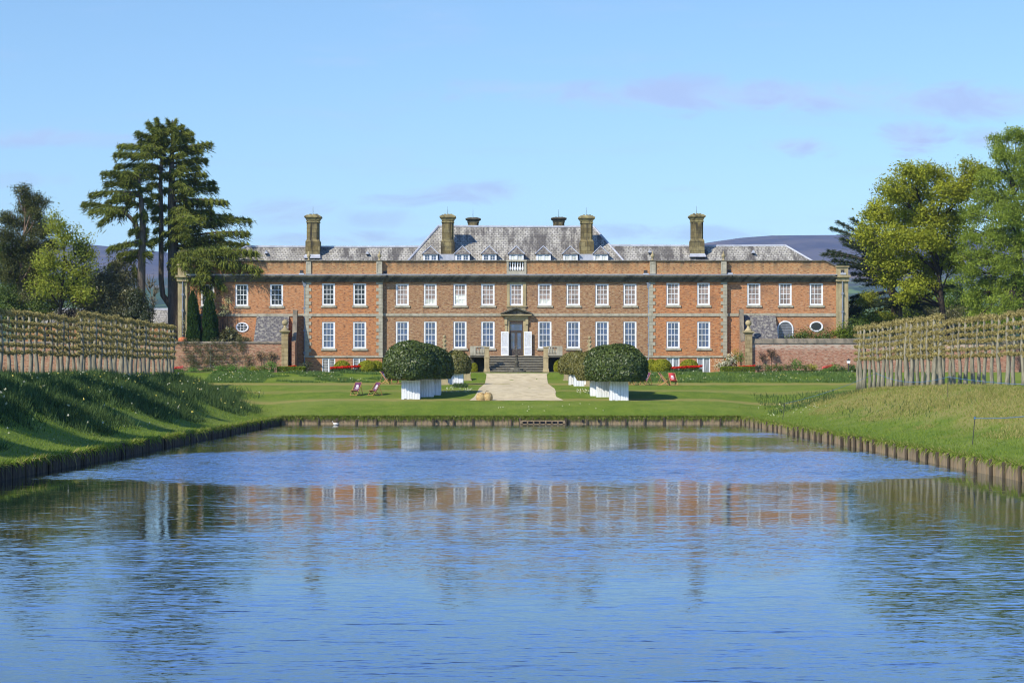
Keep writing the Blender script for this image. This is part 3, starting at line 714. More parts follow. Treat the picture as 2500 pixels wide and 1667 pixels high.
def arched():
    Y = WNGY; cx = hx(1917, Y); r = 19.8*Y/F; zs = hz(803, Y); z0 = hz(840, Y); n = 14
    arc = lambda rr: [(cx-rr*math.cos(math.pi*i/n), zs+rr*1.02*math.sin(math.pi*i/n)) for i in range(n+1)]
    out = [(cx-r, z0)]+arc(r)+[(cx+r, z0)]; inn = [(cx-r*.84, z0)]+arc(r*.84)+[(cx+r*.84, z0)]
    mb = MB(); k = len(out)
    vs = [(p[0], Y, p[1]) for p in out]+[(p[0], Y-.07, p[1]) for p in out]+[(p[0], Y-.07, p[1]) for p in inn]+[(p[0], Y-.012, p[1]) for p in inn]
    mb.add(vs, [(j*k+i, j*k+i+1, (j+1)*k+i+1, (j+1)*k+i) for j in range(3) for i in range(k-1)])
    w = mb.build('arched_window', M['white'], house, recalc=False)
    p = MB(); p.add([(q[0], Y-.014, q[1]) for q in inn], [tuple(range(k))]); p.build('pane', M['glass_dark'], w, recalc=False)
    l = MB()
    for i in range(-6, 7):
        x = cx+i*r*.125; h = zs+math.sqrt(max(.01, (r*.83)**2-(i*r*.125)**2)); l.box(x-.009, x+.009, Y-.034, Y-.018, z0, h)
    for j in range(13):
        z = z0+j*.145; 
        if z > zs+r*.75: break
        hw = r*.83 if z < zs else math.sqrt(max(.01, (r*.83)**2-(z-zs)**2)); l.box(cx-hw, cx+hw, Y-.036, Y-.02, z-.009, z+.009)
    l.lathe([(r*.36, 0), (r*.36, .02), (r*.31, .02), (r*.31, 0)], 0, 0, 18) if False else None
    l.build('leading', M['lead'], w)
arched()

# ---- stone dressings
def hbox(mb, px0, px1, py0, py1, Y, proj, deep=.0, m=0):
    mb.box(hx(px0, Y), hx(px1, Y), Y-proj, Y+deep, hz(py1, Y), hz(py0, Y), m)
SEG = [(457, 743.5, WNGY), (743.5, 933, BAYY), (933, 1585, CENY), (1585, 1774, BAYY), (1774, 2042, WNGY)]
mb = MB(); ld = MB()
for k, (a, b, Y) in enumerate(SEG):
    e0 = 0 if k in (0, 2, 4) else -11; e1 = 0 if k in (0, 2, 4) else 11
    for (c, d, pr) in ((672, 676.5, .66), (676.5, 681, .50), (681, 684, .34), (684, 688.5, .20)):
        pe = pr/(.66)
        hbox(mb, a+e0*pe, b+e1*pe, c, d, Y, pr, .02)
    hbox(ld, a+e0*1.05, b+e1*1.05, 670.3, 671.95, Y, .70, .02)
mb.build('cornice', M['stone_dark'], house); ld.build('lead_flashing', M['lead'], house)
mb = MB()
for k, (a, b, Y) in enumerate(SEG):
    e = 0 if k in (0, 2, 4) else 2.5
    if k == 2:
        hbox(mb, a, 1227, 765.5, 771.5, Y, .09, .02); hbox(mb, 1293, b, 765.5, 771.5, Y, .09, .02)
    else: hbox(mb, a-e, b+e, 766 if k < 2 else 765, 772, Y, .09, .02)
mb.build('string_course', M['stone'], house)
mb = MB()
for k in (1, 2, 3):
    a, b, Y = SEG[k]
    for q in (((a, 1182), (1340, b)) if k == 2 else ((a-2, b+2),)): mb = MB(); hbox(mb, q[0], q[1], 868.5, 872.5, Y, .08, .02); mb.build('plinth_course', M['stone'], house)
# parapet
def parapet(a, b, Y, top=638.2):
    p = MB(); hbox(p, a, b, top, 669.5, Y, -.02, .42); p.build('parapet', M['brick_parapet'], house)
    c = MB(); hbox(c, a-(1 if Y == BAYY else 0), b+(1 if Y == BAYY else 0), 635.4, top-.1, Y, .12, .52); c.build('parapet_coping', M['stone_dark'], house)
parapet(457, 743.5, WNGY); parapet(743.5, 933, BAYY); parapet(933, 1237, CENY); parapet(1285, 1585, CENY); parapet(1585, 1774, BAYY)
parapet(1774, 2011, WNGY)
sw = [(2011, 638.2)]+[(2011+t*31, 638.2+11.5*(sm(0, 1, t))) for t in np.linspace(.08, 1, 9)]+[(2042, 669.5), (2011, 669.5)]
p = MB(); p.prism([(hx(x, WNGY), hz(y, WNGY)) for x, y in sw], WNGY+.02, WNGY+.42); p.build('parapet', M['brick_parapet'], house)
cp = sw[:-2]; p = MB(); p.prism([(hx(x, WNGY), hz(y, WNGY)) for x, y in cp]+[(hx(x, WNGY), hz(y-2.6, WNGY)) for x, y in cp[::-1]], WNGY-.12, WNGY+.52); p.build('parapet_coping', M['stone_dark'], house)
# end piers
for a, b, top in ((434, 457, 645), (2042, 2071, 649.5)):
    Y = HYF-.22; p = MB(); hbox(p, a, b, top+2.6, 909.5, Y, .0, 8.2)
    hbox(p, a-2, b+2, top, top+2.5, Y, .14, 8.3); hbox(p, a-4, b+4, 672, 677, Y, .42, 8.25); hbox(p, a-2, b+2, 677.1, 687, Y, .2, 8.22)
    p.build('corner_pier', M['stone_gold'], house)
# parapet piers with urns
def urn(px, Y, parent):
    c = at(px, 636, Y); s = Y/F
    prof = [(4.6, 0), (4.6, 2.2), (2.3, 3), (1.9, 6), (2.6, 7.5), (4.6, 11), (5.0, 13), (4.0, 14), (4.3, 15), (2.4, 17), (1.3, 19), (1.7, 20.3), (.5, 23.5)]
    u = MB(); u.lathe([(r*s, z*s) for r, z in prof], c.x, Y-.02+.25, 14, 0, c.z-.02); u.build('urn_finial', M['stone_gold'], parent, True)
for a, b in ((747, 759.5), (919, 933), (1586.5, 1600.5), (1760, 1773.5)):
    p = MB(); Y = BAYY; hbox(p, a, b, 638.3, 669.8, Y, .075, .0)
    x0, x1, z0, z1 = hx(a, Y), hx(b, Y), hz(668.5, Y), hz(640.5, Y)
    for q in ((x0, x0+.09, z0, z1), (x1-.09, x1, z0, z1), (x0+.09, x1-.09, z1-.1, z1), (x0+.09, x1-.09, z0, z0+.12)): p.box(q[0], q[1], Y-.11, Y-.074, q[2], q[3])
    o = p.build('parapet_pier', M['stone'], house); urn((a+b)/2, Y, o)
# quoins
for (a, b, flip) in ((745, 760, 0), (919, 933.4, 1), (1585, 1600, 0), (1760, 1774.4, 1)):
    q = MB(); Y = BAYY; z = hz(868, Y); ztop = hz(688.6, Y); k = 0; h = .31
    while z < ztop-.05:
        w = (15 if k % 2 else 9.0); x0, x1 = (b-w, b) if flip else (a, a+w)
        if not (hz(772, Y) > z > hz(766, Y)-.3 and False):
            q.box(hx(x0, Y), hx(x1, Y), Y-.045-.002*(k % 2), Y+.01, z+.008, min(z+h-.008, ztop))
            if flip: q.box(hx(b, Y)+.002, hx(b, Y)+.03, Y-.044, Y+.33, z+.008, min(z+h-.008, ztop))
            else: q.box(hx(a, Y)-.03, hx(a, Y)-.002, Y-.044, Y+.33, z+.008, min(z+h-.008, ztop))
        z += h; k += 1
    q.build('quoins', M['stone'], house)
# centre bay: window surround, balustrade panel, doorcase
Y = CENY; p = MB()
for a, b in ((1237.5, 1244.3), (1276.8, 1284.5)): hbox(p, a, b, 688.7, 746, Y, .075, .02)
hbox(p, 1244.3, 1276.8, 688.7, 693, Y, .07, .02); hbox(p, 1236, 1286, 746.1, 749.5, Y, .15, .02); hbox(p, 1238.5, 1283.5, 749.6, 765, Y, .06, .02)
p.build('window_surround', M['stone_gold'], house)
p = MB(); hbox(p, 1237, 1285, 661.5, 669.6, Y, .09, .40); hbox(p, 1236, 1286, 634.6, 638.4, Y, .15, .5)
hbox(p, 1237, 1242, 638.5, 661.4, Y, .09, .40); hbox(p, 1280, 1285, 638.5, 661.4, Y, .09, .40)
o = p.build('balustrade_panel', M['stone'], house)
p = MB(); cz = hz(661, Y); s = Y/F
for i in range(6): p.lathe([(1.6*s, 0), (2.4*s, 3*s), (2.9*s, 6*s), (1.3*s, 11*s), (1.1*s, 14*s), (2.0*s, 17*s), (1.5*s, 22.5*s)], hx(1245.5+i*6.2, Y), Y+.1, 10, 0, cz)
p.build('baluster', M['white'], o, True)
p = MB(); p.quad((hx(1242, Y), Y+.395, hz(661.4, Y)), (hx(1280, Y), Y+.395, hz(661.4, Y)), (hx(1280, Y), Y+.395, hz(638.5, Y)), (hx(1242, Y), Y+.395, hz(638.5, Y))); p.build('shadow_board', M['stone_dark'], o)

dc = MB()
for sx in (-1, 1):
    for (a, b, c, d, pr) in ((17.0, 22.5, 783, 868, .10), (22.6, 28, 792, 868, .16), (22.4, 29, 776, 791.9, .24)):
        x = sorted((1260.5+sx*a, 1260.5+sx*b)); hbox(dc, x[0], x[1], c, d, Y, pr, .02)
hbox(dc, 1238, 1283, 777, 782.9, Y, .12, .02); hbox(dc, 1232, 1289, 773, 776.9, Y, .26, .02); hbox(dc, 1226, 1295, 770.4, 772.9, Y, .42, .02)
hbox(dc, 1223, 1298, 767.6, 770.3, Y, .56, .02)
dcase = dc.build('doorcase', M['stone_gold'], house)
pd = MB(); A = (1260.7, 749)
tri = [(1222, 767.5), (1222, 764.6), A, (1299.5, 764.6), (1299.5, 767.5), (1260.7, 753.2)]
pd.prism([(hx(x, Y), hz(y, Y)) for x, y in tri[:3]+[(1260.7, 753.4)]], Y-.56, Y+.01); pd.prism([(hx(x, Y), hz(y, Y)) for x, y in [tri[2], tri[3], tri[4], (1260.7, 753.4)]], Y-.561, Y+.011)
pd.prism([(hx(x, Y), hz(y, Y)) for x, y in ((1226, 767.55), (1260.7, 753.6), (1295.5, 767.55))], Y-.22, Y+.012)
pd.build('pediment', M['stone_dark'], house)
# door
dr = MB(); x0, x1, z0, z1 = hx(1243, Y), hx(1277, Y), hz(868, Y), hz(786, Y)
dr.box(x0+.004, x0+.10, Y+.02, Y+.15, z0, z1-.004); dr.box(x1-.10, x1-.004, Y+.02, Y+.15, z0, z1-.004); dr.box(x0+.1, x1-.1, Y+.02, Y+.15, z1-.18, z1-.004)
zt = hz(808, Y); dr.box(x0+.1, x1-.1, Y+.03, Y+.15, zt-.06, zt+.06); cx = (x0+x1)/2
for a, b in ((x0+.1, cx-.008), (cx+.008, x1-.1)):
    dr.box(a, a+.09, Y+.05, Y+.13, z0+.02, zt-.06); dr.box(b-.13 if b < cx else b-.09, b, Y+.05, Y+.13, z0+.02, zt-.06)
    dr.box(a+.09, b-.09, Y+.052, Y+.13, z0+.02, z0+.62); dr.box(a+.09, b-.09, Y+.052, Y+.13, zt-.16, zt-.06)
    dr.box(a+.14, b-.18, Y+.035, Y+.06, z0+.14, z0+.5)
dr.box(x0+.1, x1-.1, Y+.02, Y+.12, z0-.01, z0+.02)
door = dr.build('door', M['oak'], house)
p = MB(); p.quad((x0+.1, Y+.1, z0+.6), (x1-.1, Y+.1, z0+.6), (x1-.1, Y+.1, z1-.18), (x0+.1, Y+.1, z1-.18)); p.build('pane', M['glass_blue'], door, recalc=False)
p = MB(); p.ball((cx-.07, Y+.03, z0+1.05), .035); p.build('handle', M['bronze'], door)
for a, b in ((1223, 1241.7), (1279.5, 1298)):
    s = MB(); x0, x1, z0, z1 = hx(a, Y), hx(b, Y), hz(867.8, Y), hz(809.5, Y); f0, f1 = Y-.30, Y-.245
    s.box(x0, x0+.075, f0, f1, z0, z1); s.box(x1-.075, x1, f0, f1, z0, z1)
    zm = z0+(z1-z0)*.34
    for c, d in ((z0, z0+.10), (zm-.05, zm+.05), (z1-.10, z1)): s.box(x0+.075, x1-.075, f0+.003, f1, c, d)
    for lo, hi in ((z0+.1, zm-.05), (zm+.05, z1-.1)):
        n = int((hi-lo)/.062)
        for k in range(n):
            z = lo+(hi-lo)*(k+.5)/n; s.bar((x0+.075, f0+.028, z), (x1-.075, f0+.028, z), .052, .012)
            b0 = len(s.v)-8
            for q in range(8):
                vx, vy, vz = s.v[b0+q]; s.v[b0+q] = (vx, vy, vz+(vy-(f0+.028))*.75)
    s.box(x0+.08, x1-.08, f1-.008, f1-.002, z0+.09, z1-.09)
    s.build('shutter', M['white'], house)
# downpipes
for px, Y2, top, bot, head in ((743.4, WNGY-.34, 686, 905, 1), (1583.6, CENY-.28, 690, 880, 1), (2057, HYF-.34, 664, 840, 0), (446, HYF-.34, 672, 830, 0)):
    p = MB(); x = hx(px, Y2); p.tube([(x, Y2, hz(top, Y2)), (x, Y2, hz((top+bot)/2, Y2)), (x, Y2, hz(bot-6, Y2)), (x-.05, Y2-.06, hz(bot, Y2))], .062, 8)
    if head: p.frustum(x, Y2, hz(top+14, Y2), hz(top+3, Y2), .11, .09, .17, .13); p.box(x-.18, x+.18, Y2-.14, Y2+.14, hz(top+3, Y2), hz(top, Y2))
    for k in (.3, .55, .8):
        z = hz(top+(bot-top)*k, Y2); p.box(x-.10, x+.10, Y2-.08, Y2+.2, z-.09, z+.09)
    p.build('downpipe', M['lead_dark'], house)
for px, py, Y2 in ((736, 664, WNGY), (1576, 664, CENY), (1781, 663, WNGY), (940, 666, CENY), (2057, 663, HYF-.22)):
    p = MB(); x, z = hx(px, Y2), hz(py, Y2); p.box(x-.16, x+.16, Y2-.015, Y2+.03, z-.13, z+.16); o = p.build('gutter_outlet', M['iron'], house)
    p = MB(); p.box(x-.22, x+.26, Y2-.30, Y2-.02, z-.30, z-.132); p.build('lead_chute', M['lead'], o)

# ---- roofs
def solid(vs, fs, name, mat, parent=house):
    m_ = MB(); m_.add(vs, fs); return m_.build(name, mat, parent)
EY = 206.1; EZ = 13.75
def hip_roof(name, l_eave, l_ridge, r_ridge, r_eave, RY, BY, lz=None, rz=None):
    """hipped roof: eave corners on plane EY, ridge on plane RY; arguments (px, py) of ridge ends"""
    a = at(*l_ridge, RY); b = at(*r_ridge, RY); x0 = hx(l_eave, EY); x1 = hx(r_eave, EY)
    n = 12; rid = [a.lerp(b, i/n)+Vector((0, 0, -.05*math.sin(math.pi*i/n))) for i in range(n+1)]
    vs = [(x0, EY, EZ)]+[(x0+(x1-x0)*i/n, EY, EZ) for i in range(1, n)]+[(x1, EY, EZ)]+[tuple(v) for v in rid]+[(x0, BY, EZ), (x1, BY, EZ)]
    fs = [(i, i+1, n+1+i+1, n+1+i) for i in range(n)]+[(0, n+1, 2*n+2), (n, 2*n+3, 2*n+1), tuple([2*n+2]+list(range(n+1, 2*n+2))+[2*n+3]), tuple([2*n+2, 2*n+3]+list(range(n, -1, -1)))]
    o = solid(vs, fs, name, M['slate'])
    c = MB(); c.tube([v+Vector((0, 0, .03)) for v in rid], .11, 6)
    c.tube([(x0, EY, EZ+.03), a+Vector((0, -.02, .03))], .10, 6); c.tube([(x1, EY, EZ+.03), b+Vector((0, -.02, .03))], .10, 6)
    c.build('ridge_capping', M['lead'], o)
    return o
hip_roof('main_roof', 988, (1070.5, 552.5), (1449, 554.5), 1531, 211.6, 217)
hip_roof('wing_roof', 519, (601, 602.5), (1052, 603), 1075, 209.2, 212.6)
hip_roof('wing_roof', 1445, (1465, 600), (1918, 600.5), 1999, 209.2, 212.6)
# triangular roof vents
for px, py in ((650, 616), (897, 617.5), (1586, 614), (1839, 615)):
    Yv = 207.7; c = at(px, py, Yv); v = MB(); v.prism([(c.x-.17, c.z-.12), (c.x+.17, c.z-.12), (c.x, c.z+.16)], Yv-.35, Yv+.6); v.build('roof_vent', M['lead'], house)
# dormers
for px in (1051, 1129, 1194.6, 1260.7, 1327, 1393, 1467):
    Yd = 206.55; s = Yd/F; x = hx(px, Yd); zt = hz(620.8, Yd); zb = hz(637.5, Yd); hw = 17.6*s
    d = MB(); d.box(x-hw, x+hw, Yd+.06, Yd+2.2, zb-.2, zt-.01)
    for a, b in ((-hw, -hw+.16), (-.10, .10), (hw-.16, hw)): d.box(x+a, x+b, Yd-.03, Yd+.059, zb-.2, zt-.02)
    for a, b in ((-hw+.16, -.10), (.10, hw-.16)):
        d.box(x+a, x+b, Yd-.027, Yd+.059, zt-.12, zt-.02); m = (a+b)/2; d.box(x+m-.015, x+m+.015, Yd-.005, Yd+.045, zb-.2, zt-.12)
        for zz in (.30, .52): d.box(x+a, x+b, Yd-.002, Yd+.043, zt-zz-.012, zt-zz+.012)
    o = d.build('dormer', M['white'], house)
    p = MB()
    for a, b in ((-hw+.16, -.10), (.10, hw-.16)): p.quad((x+a, Yd+.02, zb-.2), (x+b, Yd+.02, zb-.2), (x+b, Yd+.02, zt-.12), (x+a, Yd+.02, zt-.12))
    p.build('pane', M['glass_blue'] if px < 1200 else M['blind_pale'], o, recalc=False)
    r = MB(); e = 20.5*s; h = 20.3*s; yb = Yd+2.6
    r.add([(x-e, Yd-.16, zt), (x+e, Yd-.16, zt), (x, Yd+.62, zt+h), (x-e, yb, zt), (x+e, yb, zt), (x, yb+.6, zt+h)], [(0, 1, 2), (0, 2, 5, 3), (1, 4, 5, 2), (3, 5, 4), (0, 3, 4, 1)])
    r.build('dormer_roof', M['slate_dormer'], o)
    c = MB()
    for sx in (-1, 1): c.bar((x+sx*e, Yd-.17, zt+.02), (x, Yd+.60, zt+h+.03), .09, .05)
    c.bar((x, Yd+.6, zt+h+.03), (x, yb, zt+h+.03), .1, .06); c.build('hip_lead', M['lead'], o)
# lead-covered valleys between the end dormers and chimneys
for a, b in ((1071, 1110), (1413, 1450)):
    Yv = 206.75; p = MB(); p.add([(hx(a, Yv), Yv, hz(637, Yv)), (hx(b, Yv), Yv, hz(637, Yv)), (hx(b, Yv), Yv, hz(622, Yv)), (hx(a, Yv), Yv, hz(622, Yv)), (hx(a, Yv), Yv+1.2, hz(617, Yv)), (hx(b, Yv), Yv+1.2, hz(617, Yv))],
                                 [(0, 1, 2, 3), (3, 2, 5, 4)]); p.build('lead_flat', M['lead'], house)
# chimneys
def chimney(px0, px1, top, base_top, base_bot, Y, flash=None, depth=1.35, bare=False):
    s = Y/F; x0, x1 = hx(px0, Y), hx(px1, Y); zt = hz(top, Y); y1 = Y+depth; cx = (x0+x1)/2; cy = (Y+y1)/2; hw = (x1-x0)/2; hd = depth/2
    zs = hz(top+(13 if not bare else 9), Y); zb = hz(base_top, Y) if base_top else zs-4; z0 = hz(base_bot, Y)-1.4
    c = MB(); ch = .13
    c.prism([(x0+ch, Y), (x1-ch, Y), (x1-ch, Y+ch), (x1, Y+ch), (x1, y1-ch), (x1-ch, y1-ch), (x1-ch, y1), (x0+ch, y1), (x0+ch, y1-ch), (x0, y1-ch), (x0, Y+ch), (x0+ch, Y+ch)], zb, zs+.05, 'z')
    if base_top:
        c.box(x0-.10, x1+.10, Y-.12, y1+.12, z0, zb-.1); c.frustum(cx, cy, zb-.1, zb+.1, hw+.10, hd+.12, hw, hd)
    o = c.build('chimney', M['stone_chimney'], house)
    k = MB(); z = zs-.22; nv = 0
    k.box(x0-.05, x1+.05, Y-.05, y1+.05, z-.16, z-.06)
    k.frustum(cx, cy, z, z+.20, hw+.01, hd+.01, hw+.10, hd+.10); k.frustum(cx, cy, z+.20, z+.30, hw+.10, hd+.10, hw+.20, hd+.20)
    k.box(cx-hw-.22, cx+hw+.22, cy-hd-.22, cy+hd+.22, z+.30, z+.42); k.frustum(cx, cy, z+.42, z+.56, hw+.19, hd+.19, hw-.02, hd-.02)
    for q in (-.25, .05, .3): k.lathe([(.13, 0), (.11, .12)], cx+q, cy, 8, 0, z+.55)
    if bare: k.v = [(vx, vy, zt+(vz-zt)*.62) for vx, vy, vz in k.v]
    k.build('chimney_cap', M['stone_cap'] if not bare else M['stone_soot'], o)
    r = MB(); r.tube([(cx-.02, cy, z+.5), (cx-.02, cy, z+1.35)], [.022, .009], 5); r.build('lightning_rod', M['iron'], o)
    if flash:
        l = MB(); l.add([(x0-.22, Y-.75, hz(flash, Y)), (x1+.22, Y-.75, hz(flash, Y)), (x1+.14, Y-.13, hz(base_bot, Y)), (x0-.14, Y-.13, hz(base_bot, Y)),
                         (x0-.2, Y+.3, hz(flash, Y)), (x1+.2, Y+.3, hz(flash, Y))], [(0, 1, 2, 3), (0, 3, 4), (1, 5, 2)]); l.build('chimney_flashing', M['lead'], o)
chimney(748.5, 778, 520, 587, 621, 207.6, 631); chimney(1079, 1107, 520, 588, 618, 207.5); chimney(1418, 1447, 522, 588, 618, 207.5); chimney(1688, 1717, 518.6, 586, 619, 207.6, 628)
chimney(1142, 1168, 531, None, 585, 213.6, bare=True); chimney(1351, 1378, 530, None, 585, 213.6, bare=True)

# lean-to sculleries against the wings: slate roof between garden wall and house, brick underneath
for (ta, tb, ba, bb, tpy, bpy_, gx0, gx1) in ((627, 706, 619, 702, 771.5, 834, -19.98, -19.62), (1818, 1893, 1817, 1900, 768.5, 827, 20.72, 21.12)):
    Yt, Yb = WNGY-.02, 202.95
    v = [at(ta, tpy, Yt), at(tb, tpy, Yt), at(bb, bpy_, Yb), at(ba, bpy_, Yb)]
    lo = [Vector((p.x, p.y, BASE)) for p in v]
    o = solid([tuple(p) for p in v]+[tuple(p-Vector((0, 0, .14))) for p in v], [(0, 1, 2, 3), (4, 7, 6, 5), (0, 4, 5, 1), (1, 5, 6, 2), (2, 6, 7, 3), (3, 7, 4, 0)], 'lean_to_roof', M['slate_plain'])
    solid([tuple(p-Vector((0, 0, .15))) for p in v]+[tuple(p) for p in lo], [(0, 1, 2, 3), (4, 7, 6, 5), (0, 4, 5, 1), (1, 5, 6, 2), (2, 6, 7, 3), (3, 7, 4, 0)], 'lean_to_wall', M['brick_wing'])

# ---- entrance steps and balustraded landing
stp = thing('entrance_steps', 'wide flight of worn stone steps with balustraded landings below the open front door', 'steps', (hx(1260), 201, 3.84))
x0, x1 = hx(1195.5, 202), hx(1325.5, 202); zb, zt = 3.80, hz(869, 204)
p = MB(); N = 10; y = 200.2; tread = .34
for k in range(N):
    za, zc = zb+(zt-zb)*k/N, zb+(zt-zb)*(k+1)/N
    p.box(x0-.01*(k % 2), x1+.01*(k % 2), y+tread*k, HYF-.02, za, zc-.05); tr = MB(); tr.box(x0-.03, x1+.03, y+tread*k-.055, y+tread*k+tread+.02 if k < N-1 else HYF-.02, zc-.05+.001, zc); tr.build('tread', M['tread'], stp)
p.build('flight', M['steps'], stp)
for sx in (-1, 1):
    f = lambda a: 1260.5+sx*(a-1260.5) if sx > 0 else 1260.5-(a-1260.5)
    # newel pier at the foot
    c = Vector((hx(f(1332.5), 200.4), 200.4, 3.80)); p = MB(); s = 200.4/F
    p.frustum(c.x, c.y, 3.75, 3.75+.42, .31, .31, .25, .25); p.box(c.x-.22, c.x+.22, c.y-.22, c.y+.22, 4.1, 5.12); p.box(c.x-.26, c.x+.26, c.y-.26, c.y+.26, 5.12, 5.22)
    p.box(c.x-.205, c.x+.205, c.y-.205, c.y+.205, 5.22, hz(849, 200.4)); p.box(c.x-.27, c.x+.27, c.y-.27, c.y+.27, hz(849, 200.4), hz(846.5, 200.4))
    p.build('newel_pier', M['stone_gold'], stp)
    # cheek wall beside the flight
    Ya, Yb = 200.7, 204.9; xw = hx(f(1330), 202.5)
    p = MB(); p.prism([(Ya, 3.75), (Yb, 3.75), (Yb, zt+.06), (203.6, zt+.06), (Ya, 4.0)], min(xw, xw+sx*.28), max(xw, xw+sx*.28), 'x'); p.build('cheek_wall', M['stone_soot'], stp)
    # landing
    Yl = 202.6; a, b = sorted((hx(f(1335), Yl), hx(f(1373), Yl)))
    p = MB(); p.box(a, b, Yl, HYF-.02, hz(872.5, Yl), hz(867.5, Yl)); p.box(a+.1, b-.1, HYF-.6, HYF-.03, 3.75, hz(872.6, Yl)); 
    e0 = hx(f(1372), Yl); p.box(min(e0, e0-sx*.28), max(e0, e0-sx*.28), Yl+.9, HYF-.61, 3.75, hz(872.6, Yl))
    p.build('landing', M['stone_soot'], stp)
    p = MB(); p.box(a, b, Yl+.02, Yl+.30, hz(847.6, Yl), hz(844.6, Yl)); p.box(a+.02, b-.02, Yl+.05, Yl+.27, hz(867.4, Yl), hz(864, Yl))
    e1 = hx(f(1366.5), Yl); p.box(e1-.25, e1+.25, Yl+.01, Yl+.31, hz(867.3, Yl), hz(847.7, Yl))
    q = p.build('balustrade', M['stone'], stp); s = Yl/F
    bl = MB(); zc = hz(864, Yl)
    for i in range(6): bl.lathe([(1.2*s, 0), (2.1*s, 3*s), (2.2*s, 6*s), (1.0*s, 10*s), (.9*s, 12*s), (1.4*s, 16.5*s)], hx(f(1340+i*3.9), Yl), Yl+.16, 9, 0, zc)
    bl.build('baluster', M['stone'], q, True)

# ================================================================== CANAL EDGES
def edging_side(sx):
    X = WR if sx > 0 else WL; rng = np.random.default_rng(5 if sx > 0 else 6); mb = MB(); po = MB(); y = WN
    while y < WF-.02:
        w = min(rng.uniform(.30, .62), WF-y); off = rng.uniform(-.03, .03); top = .47+rng.uniform(-.07, .07); lean = rng.uniform(-.02, .02)
        a, b = (X+off, X+off+.11) if sx > 0 else (X+off-.11, X+off)
        if rng.random() > .02:
            mb.add([(a, y+.012, -.7), (b, y+.012, -.7), (b, y+w+.004, -.7), (a, y+w+.004, -.7), (a+lean, y+.012, top), (b, y+.012, top), (b, y+w+.004, top-rng.uniform(0, .03)), (a+lean, y+w+.004, top-rng.uniform(0, .03))],
                   [(0,3,2,1),(4,5,6,7),(0,1,5,4),(1,2,6,5),(2,3,7,6),(3,0,4,7)])
        y += w
    t = thing('canal_edging', 'sunlit timber plank edging along the right bank of the canal' if sx > 0 else 'dark shaded timber plank edging along the left bank of the canal', 'edging', (X, 80, 0))
    mb.build('planks', M['plank'] if sx > 0 else M['plank_shaded'], t)
    b = MB(); b.box(*sorted((X+sx*.12, X+sx*.30)), WN-.1, WF+.1, -1.2, .50); b.build('backing', M['post'], t)
    y = WN+1.5
    for k in range(80 if sx > 0 else 22):
        if y > WF-1: break
        q = MB(); r = rng.uniform(.05, .085); q.tube([(X-sx*.07, y, -.7), (X-sx*.07+rng.uniform(-.02, .02), y, .50+rng.uniform(-.08, .08))], r, 6); q.build('post', M['post'], t); y += rng.uniform(1.6, 3.6) if sx > 0 else rng.uniform(5, 9)
edging_side(-1); edging_side(1)
t = thing('canal_edging', 'horizontal board edging with dark posts across the far end of the canal', 'edging', (0, WF, 0))
mb = MB(); rng = np.random.default_rng(8); x = WL
while x < WR-.05:
    w = min(1.38+rng.uniform(-.1, .1), WR-x); o = rng.uniform(-.025, .025)
    mb.box(x+.01, x+w-.01, WF+o, WF+o+.09, -.6, .20+rng.uniform(-.03, .03)); mb.box(x+.012, x+w-.015, WF+o+.03, WF+o+.10, .215, .46+rng.uniform(-.04, .02))
    if not (1.2 < x < 3.4):
        q = MB(); q.box(x-.055, x+.055, WF-.12, WF-.005, -.6, .44+rng.uniform(-.08, .06)); q.build('post', M['post'], t)
    x += w
mb.build('planks', M['plank'], t); b = MB(); b.box(WL-.3, WR+.3, WF+.13, WF+.3, -1.2, .48); b.build('backing', M['post'], t)
p = MB(); p.box(WL-.3, WR+.3, WN-.3, WN-.02, -1.2, .5); tag(p.build('canal_edging', M['plank_shaded'], loc=(0, WN, 0)), 'plain board edging at the near end of the canal by the viewer', 'edging')
# sluice frame
c0, c1 = (1271-HX)*WF/F, (1379-HX)*WF/F; s = thing('sluice_frame', 'low wooden sluice frame with dark openings set in the far canal wall', 'sluice', ((c0+c1)/2, WF-.3, 0))
p = MB(); p.box(c0, c1, WF-.32, WF-.22, .22, .30)
for i in range(8):
    x = c0+.06+(c1-c0-.12)*i/7; w = .09 if i in (0, 7) else .05; p.box(x-w, x+w, WF-.30, WF-.20, -.4, .219)
p.box(c0, c1, WF-.30, WF-.21, .0, .05); p.build('frame', M['plank'], s)
p = MB(); p.box(c0+.02, c1-.02, WF-.14, WF-.125, -.3, .22); p.build('dark_slab', M['iron'], s)  # dark slab standing in for the shade behind the frame
for x in (c0-.05, c1+.05): p = MB(); p.box(x-.07, x+.07, WF-.28, WF-.13, -.5, .46); p.build('post', M['post'], s)
for px in (1066, 1090, 1423, 1463):
    x = (px-HX)*WF/F; p = MB(); p.lathe([(.10, 0), (.10, .12), (.075, .12), (.075, .02)], 0, 0, 10)
    p.v = [(x+a, WF-.10+.2-c-.1, .24+b) for a, b, c in p.v]; tag(p.build('drain_pipe', M['iron'], loc=(x, WF, .2)), None, 'pipe', 'drain pipes in the far canal wall')
    bpy.data.objects[-1] if False else None
pp = [o for o in bpy.data.objects if o.name.startswith('drain_pipe')]
for o, l in zip(pp, ('short dark drain pipe nearest the left end of the far canal wall', 'short dark drain pipe left of the path in the far canal wall', 'short dark drain pipe just right of the sluice frame', 'short dark drain pipe second to the right of the sluice frame')): o['label'] = l

